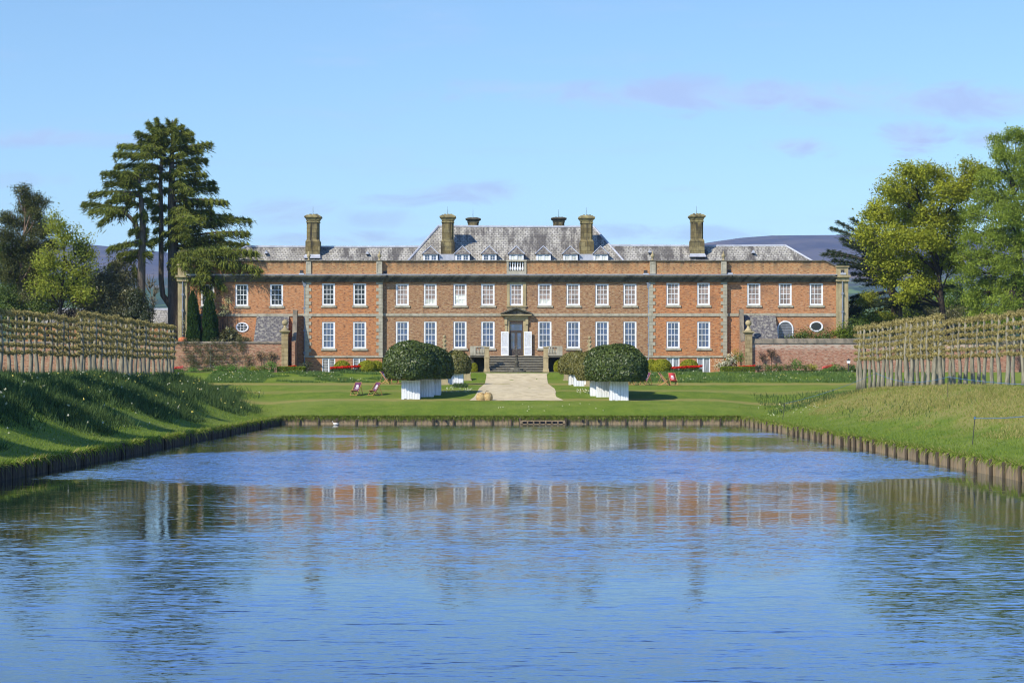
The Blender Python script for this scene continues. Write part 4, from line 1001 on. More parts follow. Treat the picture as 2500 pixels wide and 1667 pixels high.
# ================================================================== GRASS AND FLOWERS (uncountable)
def tufts(name, xy, h, w, mat, lean=.35, seed=1, lift=0, tintv=None, clump=0):
    rng = np.random.default_rng(seed); n = len(xy); z = ground(xy[:, 0], xy[:, 1])+lift
    C = np.stack([xy[:, 0], xy[:, 1], z], 1); hh = h*rng.uniform(.55, 1.25, (n, 1))
    if clump: hh = hh*(1+clump*(np.sin(xy[:, :1]*2.2+np.sin(xy[:, 1:]*.9)*1.5)*np.sin(xy[:, 1:]*1.15+xy[:, :1]*.7)+.4*np.sin(xy[:, 1:]*3.1+xy[:, :1]*2.7)))
    D = np.concatenate([rng.normal(0, lean, (n, 2)), np.ones((n, 1))], 1)*hh
    a = rng.uniform(0, math.pi, n); W = np.stack([np.cos(a), np.sin(a), 0*a], 1)*w/2
    return tag(np_mesh(name, blades(C, D, W), 3, mat, tint=rng.random(n) if tintv is None else tintv), kind='stuff')
rng = np.random.default_rng(21)
# shaggy fringe hanging over the planks
n = 26000; y = WN+(WF-WN)*rng.random(n)**.8; sd_ = rng.random(n) < .5
xy = np.stack([np.where(sd_, WL+.03-rng.exponential(.10, n), WR-.03+rng.exponential(.10, n)), y], 1)
n2 = 20000; xy2 = np.stack([rng.uniform(WL, WR, n2), WF-.05+rng.exponential(.10, n2)], 1)
XY = np.concatenate([xy, xy2]); rngf = np.random.default_rng(3); N = len(XY)
C = np.stack([XY[:, 0], XY[:, 1], np.full(N, .53)+rngf.normal(0, .03, N)], 1)
out = np.concatenate([np.stack([np.where(sd_, 1., -1.), 0*y], 1), np.stack([np.zeros(n2), -np.ones(n2)], 1)])
hang = rngf.random(N) < .55
D = np.concatenate([out*rngf.uniform(.02, .16, (N, 1))+rngf.normal(0, .07, (N, 2)), np.where(hang, -rngf.gamma(2.0, .075, N), rngf.uniform(.05, .2, N))[:, None]], 1)
a = rngf.uniform(0, math.pi, N); W = np.stack([np.cos(a), np.sin(a), 0*a], 1)*.022
tag(np_mesh('grass_fringe', blades(C, D, W), 3, [M['leaf_blade'], M['leaf_straw']], tint=rngf.random(N), mi=(rngf.random(N) < .22).astype(int)), kind='stuff')
# mown bank grass
def bank_pts(n, seed, x0, x1, y0, y1, p=1.0):
    r = np.random.default_rng(seed); return np.stack([r.uniform(x0, x1, n), y0+(y1-y0)*r.random(n)**p], 1)
tufts('bank_grass', np.concatenate([bank_pts(52000, 31, WR+.2, 33, 60, 165, 1.35), bank_pts(34000, 32, -27, WL-.2, 66, 165, 1.3)]), .11, .030, M['leaf_blade'], .5, 5)
k = bank_pts(44000, 33, 19.5, 29, 66, 168, 1.3); nz = np.sin(k[:, 0]*.9+np.sin(k[:, 1]*.22)*2)+np.sin(k[:, 1]*.35+k[:, 0]*.4); k = k[(nz+(k[:, 0]-21.5)*.35) > 0]
tufts('dry_grass', k, .17, .030, M['leaf_straw'], .6, 6)
# daffodil leaves on the shady left bank
k = bank_pts(330000, 34, -33, -18.2, 64, 176, 1.25)
den = sm(-18.6, -20.8, k[:, 0]+1.1*np.sin(k[:, 1]*.23)+.7*np.sin(k[:, 1]*.61))*(.45+.55*(np.sin(k[:, 0]*1.9+np.sin(k[:, 1]*.5))*np.sin(k[:, 1]*.42+k[:, 0]) > -.35))
lim = np.interp(k[:, 1], [60, 158, 171, 176], [1, 1, .55, 0]); r34 = np.random.default_rng(35)
k = k[r34.random(len(k)) < den*lim]
tufts('daffodil_leaves', k, .36, .055, M['leaf_daff'], .38, 7, clump=.75)
def blooms(name, xy, h, r, mats, seed, per=5):
    rg = np.random.default_rng(seed); n = len(xy); z = ground(xy[:, 0], xy[:, 1])+h*rg.uniform(.75, 1.1, n)
    C = np.repeat(np.stack([xy[:, 0], xy[:, 1], z], 1), per, 0)+rg.normal(0, r*.35, (n*per, 3))
    A = unit(rg.normal(0, 1, (n*per, 3)))*r; B = unit(np.cross(A, rg.normal(0, 1, (n*per, 3))))*r*.7
    mi = np.repeat(rg.integers(0, len(mats), n), per)
    return tag(np_mesh(name, diamonds(C, A, B), 4, mats, tint=rg.random(n*per), mi=mi), kind='stuff')
sel = k[np.random.default_rng(9).random(len(k)) < .0022]
blooms('daffodil_flowers', sel, .46, .055, [M['petal_yellow'], M['petal_yellow'], M['petal_white']], 3)
# wild flowers on the slope below the terrace
k = np.concatenate([bank_pts(26000, 36, -26, -5.5, 187.6, 194.0), bank_pts(30000, 37, 5.8, 29.5, 187.6, 194.0)])
den = .25+.75*(np.sin(k[:, 0]*.8+np.sin(k[:, 1]*1.3))*np.sin(k[:, 1]*1.1+k[:, 0]*.35) > .05)*np.random.default_rng(90).uniform(.4, 1.2, len(k)); r36 = np.random.default_rng(36)
k = k[r36.random(len(k)) < den]
tufts('slope_leaves', k, .20, .05, M['leaf_slope'], .5, 8, clump=.5)
blooms('slope_flowers', k[r36.random(len(k)) < .007], .22, .04, [M['petal_white'], M['petal_white'], M['petal_yellow']], 4, 4)
k = np.concatenate([bank_pts(1300, 38, 18.6, 25.0, 157, 174), bank_pts(500, 39, -4.7, -3.6, 178.5, 180), bank_pts(170, 40, 20.0, 24.0, 112, 145)])
tufts('lawn_daffodil_leaves', k, .30, .05, M['leaf_daff'], .35, 9)
k = np.concatenate([bank_pts(50, 41, -5.5, -3.2, 174, 179), bank_pts(40, 42, 5.0, 6.8, 172, 178), bank_pts(18, 43, -1, 7, 162, 165), bank_pts(70, 44, -25, -18.5, 84, 130), bank_pts(40, 45, 18, 22, 150, 168)])
blooms('daisies', k, .05, .045, [M['petal_white']], 5, 3)

# ================================================================== PLANT BUILDERS
def scatter_ellipsoids(ells, rng, per, jitter=1.0, shell=.45):
    """ells: world (cx,cy,cz,rx,ry,rz); returns clump centres and outward directions"""
    P = []; Dn = []
    for (cx, cy, cz, rx, ry, rz) in ells:
        n = max(3, int(per*(rx*rz+rx*ry+ry*rz)/3))
        d = unit(rng.normal(0, 1, (n, 3))); r = rng.random((n, 1))**shell
        P.append(np.array([cx, cy, cz])+d*r*np.array([rx, ry, rz])); Dn.append(d)
    return np.concatenate(P), np.concatenate(Dn)
def leaf_cloud(P, Dn, rng, leaves, spread, size, aspect=.55, droop=0.0, up=.5, clump_tint=.6):
    n = len(P); C = np.repeat(P, leaves, 0)+rng.normal(0, 1, (n*leaves, 3))*spread*np.array([1, 1, .7])
    N = unit(np.repeat(Dn, leaves, 0)*.6+rng.normal(0, .8, (n*leaves, 3))+np.array([0, 0, up]))
    A = unit(np.cross(N, rng.normal(0, 1, (n*leaves, 3)))); A = unit(A+np.array([0, 0, -droop])); B = unit(np.cross(N, A))
    s = size*rng.uniform(.6, 1.3, (n*leaves, 1)); A = A*s; B = B*s*aspect
    tint = np.clip(np.repeat(rng.random(n), leaves)*clump_tint+rng.random(n*leaves)*(1-clump_tint), 0, 1)
    return diamonds(C, A, B), tint
def bez(a, b, c, n=6): return [a*(1-t)**2+b*2*t*(1-t)+c*t*t for t in np.linspace(0, 1, n)]
def broad_tree(name, label, cat, base, ells_px, Y, leaf, bark, trunk_r, per=5, leaves=40, spread=.38, size=.12, seed=1, group=None, depth=1.0, ydep=1.6, droop=0, trunk_top=.5, twigs=0, tint=.6, shell=.45, aspect=.55, stems=1):
    rng = np.random.default_rng(seed); s = F/Y
    t = thing(name, label, cat, base, group)
    ells = []
    for e in ells_px:
        px, py, rx, ry = e[:4]; dy = e[4] if len(e) > 4 else rng.uniform(-ydep, ydep)
        c = at(px, py, Y); r1, r2 = rx/s, ry/s
        ells.append((c.x, Y+dy, c.z, r1, (r1+r2)/2*depth, r2))
    P, Dn = scatter_ellipsoids(ells, rng, per*8.5, shell=shell)
    V, ti = leaf_cloud(P, Dn, rng, leaves, spread, size, aspect, droop, clump_tint=tint)
    np_mesh('crown', V, 4, leaf, t, ti)
    mb = MB(); b = Vector(base); cz = [e[2] for e in ells]; cxm = sum(e[0] for e in ells)/len(ells)
    zlo, zhi = min(cz), max(cz); top = Vector((b.x*.45+cxm*.55, b.y, b.z+(zhi-b.z)*.8)); fork = b.lerp(top, trunk_top)+Vector((rng.normal(0, .15), 0, 0))
    for q in range(stems):
        o = Vector((q*trunk_r*1.5, 0, 0)); mb.tube([b+o-Vector((0, 0, .3)), b+o*.9+Vector((0, 0, .5)), (b+o).lerp(fork, .5)+Vector((rng.normal(0, .1), 0, 0)), fork, fork.lerp(top, .6), top], [trunk_r*1.35, trunk_r*1.05, trunk_r*.85, trunk_r*.68, trunk_r*.35, trunk_r*.1], 9)
    for e in ells:
        c = Vector(e[:3]); k = rng.uniform(.15, .9); a = b.lerp(fork, .75) if c.z < fork.z else fork.lerp(top, min(.85, max(0, (c.z-fork.z)/max(.1, top.z-fork.z)-.35)))
        mid = a.lerp(c, .5)+Vector((rng.normal(0, .25), rng.normal(0, .25), -.12*(c-a).length+.25)); r0 = max(.05, trunk_r*.42*min(1, e[3]/2.0))
        pts = bez(a, mid, c+Vector((0, 0, e[5]*.4)), 7); mb.tube(pts, list(np.linspace(r0, .025, 7)), 6)
        for q in range(5+twigs):
            d = Vector(unit(rng.normal(0, 1, 3))); tip = c+Vector((d.x*e[3], d.y*e[4], abs(d.z)*e[5]*(.9) if rng.random() < .75 else d.z*e[5]))*rng.uniform(.65, 1.0)
            st = Vector(pts[rng.integers(3, 6)]); m2 = st.lerp(tip, .5)+Vector(rng.normal(0, .2, 3)); mb.tube(bez(st, m2, tip, 4), [.042, .032, .022, .010], 4)
    mb.build('trunk', bark, t, True, recalc=False)
    return t
def dome(name, label, cat, c, rx, ry, rz, leaf, n, size, seed, parent=None, group=None, flat_bottom=-.55, rough=.05, core=None, stem=None, part='foliage', power=1.0):
    """clipped shrub: a leafy skin over a dark twiggy core"""
    rng = np.random.default_rng(seed)
    t = parent if parent is not None else thing(name, label, cat, (c[0], c[1], c[2]+flat_bottom*rz), group)
    d = unit(rng.normal(0, 1, (n, 3))); low = d[:, 2] < flat_bottom; k = low.sum(); aa = rng.uniform(0, 6.283, k); rr = np.sqrt(rng.random(k))*math.sqrt(1-flat_bottom**2)
    d[low] = np.stack([rr*np.cos(aa), rr*np.sin(aa), np.full(k, flat_bottom)], 1)
    lump = 1+rough*(np.sin(d[:, :1]*7+seed)*np.sin(d[:, 1:2]*6+1)+np.sin(d[:, 2:3]*9+seed))*.7
    r = lump*(1-np.abs(rng.normal(0, .045, (len(d), 1))))
    C = np.array(c)+d*r*np.array([rx, ry, rz])
    N = unit(unit(d)+rng.normal(0, .55, d.shape)+np.array([0, 0, .15])); A = unit(np.cross(N, rng.normal(0, 1, d.shape))); B = np.cross(N, A)
    s = size*rng.uniform(.6, 1.35, (len(d), 1))
    cl = (np.sin(d[:, 0]*9+seed*1.7)*np.sin(d[:, 2]*8)*np.sin(d[:, 1]*7+.5)*.5+.5)
    np_mesh(part, diamonds(C, A*s, B*s*.55), 4, leaf, t, np.clip(.35*cl+.65*rng.random(len(d)), 0, 1))
    mb = MB(); k = 10; mb.lathe([(rx*.9*math.sin(math.acos(z)), rz*.9*z) for z in np.linspace(max(-.98, flat_bottom+.04), .98, k)], c[0], c[1], 20, 0, c[2], 1, ry/rx); mb.build('core', core or M['leaf_dark'], t, True)
    return t

# ================================================================== PLEACHED LIMES
def make_lime(seed, h):
    rng = np.random.default_rng(seed); half = 1.02
    t = bpy.data.objects.new('pleached_lime', None); COL.objects.link(t); WLOC[t.name] = Vector((0, 0, 0))
    mb = MB(); x = rng.normal(0, .04); y = rng.normal(0, .05); n = 9; r0 = rng.uniform(.115, .155)
    bend = rng.normal(0, .05)
    pts = [(x*(i/n)+.05*math.sin(i*.9+seed), y*(i/n)+bend*math.sin(i/n*3.1), h*i/n-.25*(i == 0)) for i in range(n+1)]
    mb.tube(pts, [r0*1.45]+[r0*(1.05-.45*i/n) for i in range(1, n+1)], 9); mb.build('trunk', M['bark_grey'], t, True, recalc=False)
    for zt in (1.0, .887, .782, .686, .564, .468):
        z = h*zt+rng.normal(0, .03); b = MB(); V = []; T = []
        for sg in (-1, 1):
            q = [(0, 0, z-.10)]; m = 6
            for i in range(1, m+1): q.append((rng.normal(0, .03), sg*half*1.05*i/m, z+rng.normal(0, .035)+(.04 if zt == 1 else 0)))
            b.tube(q, [.06]+[.052-.003*i for i in range(1, m+1)], 5)
            k = 300 if zt == 1.0 else 190
            f = rng.random(k); C = np.array([np.interp(f, np.linspace(0, 1, m+1), [p[j] for p in q]) for j in range(3)]).T
            C += rng.normal(0, 1, (k, 3))*np.array([.075, .05, .055 if zt < 1 else .085])+np.array([0, 0, .02])
            A = unit(rng.normal(0, 1, (k, 3))*np.array([1, 1.2, .8])+np.array([0, 0, .35]))*rng.uniform(.035, .085, (k, 1)); B = unit(np.cross(A, rng.normal(0, 1, (k, 3))))*rng.uniform(.02, .036, (k, 1))
            V.append(diamonds(C, A, B)); T.append(rng.random(k))
        o = b.build('branch_tier', M['bark_grey'], t, False, recalc=False)
        np_mesh('budding_shoots', np.concatenate(V), 4, M['twig'], o, np.concatenate(T))
    return t
protos = [make_lime(100+i, 4.42) for i in range(5)]; ptrees = [tree_of(p) for p in protos]; pused = [False]*5
rngl = np.random.default_rng(77)
ONES = 'zeroth first second third fourth fifth sixth seventh eighth ninth tenth eleventh twelfth thirteenth fourteenth fifteenth sixteenth seventeenth eighteenth nineteenth'.split()
def ordinal(n): return ONES[n] if n < 20 else {20: 'twentieth', 30: 'thirtieth', 40: 'fortieth'}[n] if n % 10 == 0 else {2: 'twenty-', 3: 'thirty-', 4: 'forty-'}[n//10]+ONES[n % 10]
def lime(x, y, label, group, k):
    i = k % 5; z = (2.86 if x < 0 else 2.70)+rngl.normal(0, .02)
    if not pused[i]: o = protos[i]; pused[i] = True
    else: o = dup_fast(protos[i], ptrees[i])
    o.location = (x, y, z); hh = rngl.uniform(.985, 1.015); o.scale = (1, 1, hh); o.rotation_euler = (0, 0, (0 if k % 2 else math.pi)+rngl.normal(0, .03)); tag(o, label, 'tree', group)
for sx, side in ((-1, 'left'), (1, 'right')):
    y = 178.0 if sx < 0 else 174.5; k = 0; y0 = y
    while y > 139:
        lime(sx*(27.0+rngl.normal(0, .04)), y+rngl.normal(0, .10), 'pleached lime %s from the house end of the short inner row on the %s bank' % (ordinal(k+1), side), 'inner row of pleached limes on the %s bank' % side, k); y -= 1.98; k += 1
    y = y0+.8; k = 3
    while y > 98:
        lime(sx*(30.4+rngl.normal(0, .05)), y+rngl.normal(0, .12), 'pleached lime %s from the house end of the long outer row on the %s bank' % (ordinal(k-2), side), 'outer row of pleached limes on the %s bank' % side, k); y -= 2.0; k += 1

# ================================================================== PLANTERS WITH LAURELS
def planter(p, w, h, label_box, label_bush, bush, leaf, n, seed, size=.10, old=False):
    x, y, z = p; t = thing('planter', label_box, 'planter', (x, y, z), 'white boarded planters on the lawn'); hw = w/2
    mb = MB(); nb = 7
    for side in range(4):
        for i in range(nb):
            a = -hw+w*i/nb+.006; b = -hw+w*(i+1)/nb-.006; zb = z+.015+.05*(i % 2)*(.6+.4*math.sin(i))
            if side == 0: mb.box(x+a, x+b, y-hw, y-hw+.035, zb, z+h)
            if side == 1: mb.box(x+a, x+b, y+hw-.035, y+hw, zb, z+h)
            if side == 2: mb.box(x-hw-.002, x-hw+.033, y+a*.94, y+b*.94, zb, z+h-.004)
            if side == 3: mb.box(x+hw-.033, x+hw+.002, y+a*.94, y+b*.94, zb, z+h-.004)
    mb.build('boards', M['white_board'], t)
    mb = MB()
    for a, b in ((-hw, hw),): mb.box(x-hw-.03, x+hw+.03, y-hw-.03, y-hw+.05, z+h+.001, z+h+.035); mb.box(x-hw-.03, x+hw+.03, y+hw-.05, y+hw+.03, z+h+.001, z+h+.035); mb.box(x-hw-.03, x-hw+.05, y-hw+.051, y+hw-.051, z+h+.001, z+h+.034); mb.box(x+hw-.05, x+hw+.03, y-hw+.051, y+hw-.051, z+h+.001, z+h+.034)
    mb.build('rim', M['white'], t)
    mb = MB(); mb.box(x-hw+.04, x+hw-.04, y-hw+.04, y+hw-.04, z+.1, z+h-.12); mb.build('soil', M['soil'], t)
    bx, bz, brx, brz = bush
    tb = thing('laurel_bush', label_bush, 'shrub', (x, y, z+h-.12), 'clipped laurels in white planters')
    dome(None, None, None, (bx, y, bz), brx, brx, brz, leaf, n, size, seed, tb, flat_bottom=-.50, rough=.022)
    mb = MB(); mb.tube([(x, y, z+h-.2), (x+.02, y, bz-brz*.5)], [.11, .09], 8)
    for q in range(5):
        a = q*1.256+seed; mb.tube([(x, y, bz-brz*.9), (x+.5*math.cos(a), y+.5*math.sin(a), bz-brz*.3)], [.06, .03], 6)
    mb.build('stem', M['bark_dark'], tb, True, recalc=False)
def place_planter(pxl, pxr, bot, wpx, side, label_box, label_bush, dome_px, leaf, n, seed):
    p = foot((pxl+pxr)/2, bot); s = F/p.y; w = 1.40; x = ((pxl-HX)/s+w/2) if side > 0 else ((pxr-HX)/s-w/2)
    z = g(x, p.y-.6); cxp, cyp, rxp, ryp = dome_px
    planter((x, p.y+.7, min(z, g(x, p.y+.7))), w, 1.42, label_box, label_bush, ((cxp-HX)/s*1.004, CH-(cyp-HY)/s, rxp/s, ryp/s), leaf, n, seed)
LA, LO = M['leaf_laurel'], M['leaf_laurel_old']
place_planter(980, 1025.3, 974.6, 45, -1, 'frontmost white boarded planter left of the path, lower corner sunlit', 'largest dark clipped laurel, in the front planter left of the path', (1001, 892, 66.5, 62), LA, 15000, 1)
place_planter(1014, 1059, 969, 45, -1, 'second white planter left of the path, half hidden by the front one', 'dark clipped laurel tucked behind the largest laurel left of the path', (1038, 894, 60, 57), LA, 11000, 2)
place_planter(1031, 1076, 965, 45, -1, 'third white planter left of the path, dappled with leaf shadow', 'third laurel back left of the path, mostly hidden', (1056, 897, 53, 53), LA, 9000, 3)
place_planter(1092, 1131, 939.5, 40, -1, 'rearmost white planter left of the path, beside a stone block', 'small yellowish clipped laurel nearest the steps left of the path', (1114, 892, 37.5, 37), LO, 7000, 4)
place_planter(1488.8, 1534.8, 977.6, 46, 1, 'frontmost white boarded planter right of the path, mostly in shade', 'largest glossy clipped laurel right of the path, in the front planter', (1513, 899, 71, 60), LA, 15000, 5)
place_planter(1456, 1501, 969.5, 45, 1, 'second white planter right of the path, sunlit along its foot', 'second clipped laurel right of the path, touching the largest', (1479, 898, 60, 56), LA, 11000, 6)
place_planter(1441, 1486, 966.5, 45, 1, 'third white planter right of the path, its sunlit strip just showing', 'third clipped laurel right of the path with yellowing left edge', (1457, 902, 56, 50), LO, 8000, 7)
place_planter(1401, 1441, 942.5, 40, 1, 'white planter near the steps right of the path, front of a close pair', 'olive clipped laurel near the steps right of the path', (1412, 894, 37, 37), LO, 6500, 8)
place_planter(1389, 1429, 940, 40, 1, 'rearmost white planter right of the path, behind its close twin', 'rearmost small laurel right of the path, nearest the steps', (1396, 894, 34, 35), LO, 6000, 9)

# ================================================================== STONE ORNAMENTS
def stone_block(pxl, pxr, top, bot, label):
    p = foot((pxl+pxr)/2, bot); s = F/p.y; a, b = (pxl-HX)/s, (pxr-HX)/s; w = b-a; h = (bot-top)/s; x = (a+b)/2; y = p.y+w/2; z = p.z-.03
    t = thing('stone_plinth', label, 'plinth', (x, y, z), 'rough stone plinths beside the path')
    m_ = MB(); m_.box(a-.06, b+.06, y-w/2-.06, y+w/2+.06, z, z+.14); m_.frustum(x, y, z+.14, z+h*.8, w*.47, w*.47, w*.45, w*.45); m_.build('base', M['stone_gold'], t)
    m_ = MB(); m_.frustum(x, y, z+h*.8+.002, z+h*.92, w*.46, w*.46, w*.5, w*.5); m_.frustum(x, y, z+h*.92, z+h, w*.5, w*.5, w*.38, w*.38); m_.build('cap', M['stone'], t)
stone_block(1132, 1149.5, 907, 929, 'short weathered stone plinth left of the path beside the rearmost planter')
stone_block(1376, 1390.5, 908, 929, 'short weathered stone plinth right of the path beside the rearmost planter')
def pinnacle(px, top, bot, label):
    p = foot(px, bot); s = F/p.y; x, y, z = p.x, p.y+.5, p.z-.03; H = (bot-top)/s+.05
    t = thing('stone_pinnacle', label, 'pinnacle', (x, y, z), 'carved stone pinnacles beside the path')
    m_ = MB(); m_.box(x-.42, x+.42, y-.42, y+.42, z, z+.2); m_.box(x-.30, x+.30, y-.30, y+.30, z+.2, z+.95); m_.frustum(x, y, z+.95, z+1.05, .30, .30, .38, .38); m_.box(x-.38, x+.38, y-.38, y+.38, z+1.05, z+1.13); m_.build('plinth', M['stone_gold'], t)
    m_ = MB(); m_.frustum(x, y, z+1.13, z+1.5, .24, .24, .19, .19); m_.frustum(x, y, z+1.5, z+H-.25, .17, .17, .09, .09)
    m_.ball((x, y, z+H-.12), .13, 8)
    k = 0; zz = z+1.62
    while zz < z+H-.3:
        f = (zz-z-1.5)/(H-1.75); r = .17*(1-f)+.09*f
        for a in range(4): m_.ball((x+math.cos(a*1.5708+.785*0)*(r+.05), y+math.sin(a*1.5708)*(r+.05), zz), .075, 6)
        zz += .34
    m_.build('shaft', M['bark_grey'] if False else M['stone_soot'] if False else M['stone_gold'], t)
pinnacle(1084.5, 818, 940, 'carved stone pinnacle with knobs rising behind the left laurels'); pinnacle(1440, 821, 944, 'carved stone pinnacle with knobs rising behind the right laurels')
# sundial
Y = 197.6; p = at(1261.6, 907, Y); z = g(p.x, Y)+.026; s = F/Y
t = thing('sundial', 'slender stone sundial pedestal on a round stepped base before the steps', 'sundial', (p.x, Y, z))
m_ = MB(); m_.lathe([(.82, 0), (.82, .12), (.78, .14)], p.x, Y, 18, 0, z); m_.lathe([(.58, 0), (.58, .16), (.54, .18)], p.x, Y, 18, 0, z+.141); m_.box(p.x-.28, p.x+.28, Y-.28, Y+.28, z+.322, z+.42); m_.build('base', M['stone_dark'], t)
zt = CH-(867-HY)/s; m_ = MB(); hh = zt-z-.42
m_.lathe([(.24, 0), (.22, .08), (.13, .16), (.17, .30), (.20, .42), (.15, .56), (.10, .64), (.13, .68), (.095, .74), (.085, hh-.14), (.12, hh-.1), (.10, hh-.06), (.26, hh)], p.x, Y, 14, 0, z+.421); m_.build('pedestal', M['stone_soot'], t, True)
m_ = MB(); zc = CH-(853-HY)/s; r = .30
for ax in range(3):
    pts = []
    for i in range(25):
        a = 2*math.pi*i/24; c, q = r*math.cos(a), r*math.sin(a); pts.append((p.x+(c if ax != 0 else 0), Y+(q if ax == 1 else (c if ax == 0 else 0)), zc+(q if ax != 1 else 0)))
    m_.tube(pts, .018, 5)
m_.tube([(p.x, Y, zt), (p.x, Y, CH-(841-HY)/s)], .015, 5); m_.lathe([(.27, 0), (.27, .02)], p.x, Y, 14, 0, zt+.001); m_.build('armillary_dial', M['bronze'], t)
# straw bundle
p = foot(1183, 978); s = F/p.y
t = thing('straw_bundle', 'round tied bundle of straw lying on the near left corner of the gravel path', 'straw bundle', (p.x, p.y+.4, p.z))
for cx, w, hgt, sd in ((-.27, .34, .54, 1), (.25, .36, .58, 2)):
    rng = np.random.default_rng(sd); m_ = MB(); n = 16
    prof = [(.30, 0), (.40, .10), (.44, .26), (.40, .44), (.24, .56), (.05, .60)]
    m_.lathe([(r*.80, z*hgt/.6) for r, z in prof], p.x+cx, p.y+.4, n, 0, p.z+.015, 1, 1)
    m_.v = [(vx+.02*math.sin(i*2.1), vy+.02*math.cos(i*1.3), vz) for i, (vx, vy, vz) in enumerate(m_.v)]
    o = m_.build('sheaf', M['straw'], t, True)
    k = 1300; a = rng.uniform(0, 6.28, k); zz = rng.uniform(.02, hgt*.98, k); rr = np.interp(zz/hgt*.6, [q[1] for q in prof], [q[0] for q in prof])*.80+.01
    C = np.stack([p.x+cx+rr*np.cos(a), p.y+.4+rr*np.sin(a), p.z+zz], 1); A = np.stack([-.25*np.cos(a)*(zz/hgt), -.25*np.sin(a)*(zz/hgt), np.ones(k)*.8], 1)*rng.uniform(.06, .16, (k, 1)); B = np.stack([-np.sin(a), np.cos(a), 0*a], 1)*.012
    np_mesh('stalks', diamonds(C, A, B), 4, M['straw_stalk'], o, rng.random(k))
m_ = MB(); m_.tube([(p.x+.02, p.y+.1, p.z+.55), (p.x+.15, p.y+.1, p.z+.72), (p.x+.32, p.y+.1, p.z+.69)], .018, 5); m_.build('tie', M['bark_dark'], t)

# ================================================================== DECK CHAIRS
def make_deckchair(canvas):
    t = bpy.data.objects.new('deck_chair', None); COL.objects.link(t); WLOC[t.name] = Vector((0, 0, 0))
    w = .29                                                   # local: sitter faces -y
    fr = lambda name, pts: [MB().bar(pts[0], pts[1], .045, .028)]
    for sx in (-1, 1):
        m_ = MB(); m_.bar((sx*w, -.42, .02), (sx*w, .46, 1.04), .03, .055); m_.build('side_rail', M['beech'], t)
        m_ = MB(); m_.bar((sx*(w-.035), -.34, .42), (sx*(w-.035), .42, .02), .026, .05); m_.build('leg', M['beech'], t)
        m_ = MB(); m_.bar((sx*(w+.032), .20, .73), (sx*(w+.032), .54, .02), .024, .045); m_.build('prop', M['beech'], t)
    for (y, z, ww) in ((.45, 1.03, w), (-.33, .42, w), (.52, .05, w+.03), (-.41, .045, w), (.38, .05, w-.03)):
        m_ = MB(); m_.tube([(-ww, y, z), (ww, y, z)], .019, 7); m_.build('rail', M['beech'], t)
    prof = [(.455, 1.045), (.30, .80), (.16, .58), (.03, .40), (-.08, .32), (-.20, .34), (-.345, .435)]
    N = 18; f = np.linspace(0, 1, len(prof)); pr = [(np.interp(q, f, [a[0] for a in prof]), np.interp(q, f, [a[1] for a in prof])) for q in np.linspace(0, 1, N)]
    m_ = MB(); vs = [(x, y-.006, z) for (y, z) in pr for x in (-w+.03, w-.03)]+[(x, y+.006, z-.006) for (y, z) in pr for x in (-w+.03, w-.03)]; n2 = 2*N
    m_.add(vs, [(2*i, 2*i+1, 2*i+3, 2*i+2) for i in range(N-1)]+[(n2+2*i, n2+2*i+2, n2+2*i+3, n2+2*i+1) for i in range(N-1)]+[(2*i, 2*i+2, n2+2*i+2, n2+2*i) for i in range(N-1)]+[(2*i+1, n2+2*i+1, n2+2*i+3, 2*i+3) for i in range(N-1)])
    cv = m_.build('canvas', canvas, t, True)
    # oak-leaf emblem and the words under it, printed on the back rest
    a, b = Vector((0, .30, .80)), Vector((0, .16, .58)); up = (a-b).normalized(); nrm = Vector((0, -up.z, up.y))*1.0
    o0 = Vector((0, .30, .80))*.55+Vector((0, .16, .58))*.45+nrm*.022
    P = lambda x, v: o0+Vector((x, 0, 0))+up*v
    def leaf(x, v, r, ang):
        k = 14; pts = []
        for i in range(k):
            th = 2*math.pi*i/k; rr = r*(1+.16*math.cos(5*th)); px_, pv = rr*.62*math.cos(th), rr*1.1*math.sin(th)
            pts.append(P(x+px_*math.cos(ang)-pv*math.sin(ang), v+px_*math.sin(ang)+pv*math.cos(ang)))
        return pts
    m_ = MB()
    for (x, v, r, an) in ((0, .085, .062, 0), (-.062, .075, .052, .75), (.062, .075, .052, -.75), (-.062, .0, .052, 1.75), (.062, .0, .052, -1.75), (0, -.005, .05, 0)):
        q = leaf(x, v, r, an); m_.add(q+[c+nrm*.002 for c in q], [tuple(range(14)), tuple(range(14, 28))])
    m_.build('leaf_emblem', M['emblem'], cv, recalc=False)
    fc = bpy.data.curves.new('lettering', 'FONT'); fc.body = 'National\nTrust'; fc.size = .085; fc.align_x = 'CENTER'; fc.space_line = .8; fc.offset = .002
    fo = bpy.data.objects.new('lettering_curve', fc); COL.objects.link(fo); bpy.context.view_layer.update()
    me = bpy.data.meshes.new_from_object(fo.evaluated_get(bpy.context.evaluated_depsgraph_get())); bpy.data.objects.remove(fo)
    me.materials.clear(); me.materials.append(M['emblem']); fo = bpy.data.objects.new('lettering', me); COL.objects.link(fo); fo.parent = cv
    fo.matrix_local = Matrix.Translation(P(0, -.145)) @ Matrix(((1, 0, 0), (0, up.y, nrm.y), (0, up.z, nrm.z))).to_4x4()
    return t
dk = {'plum': make_deckchair(M['canvas_plum']), 'red': make_deckchair(M['canvas_red'])}; dkt = {k: tree_of(v) for k, v in dk.items()}; dku = set()
def deck(col, px, bot, ang, label):
    p = foot(px, bot)
    if col in dku: o = dup_fast(dk[col], dkt[col])
    else: o = dk[col]; dku.add(col)
    o.location = (p.x, p.y, p.z-.01); o.rotation_euler = (0, 0, R(ang)); tag(o, label, 'deck chair', 'deck chairs out on the lawn')
deck('plum', 869, 966, -24, 'leftmost plum deck chair on the lawn, front of a near pair'); deck('plum', 914, 966, -44, 'plum deck chair turned more sideways, right one of the near left pair')
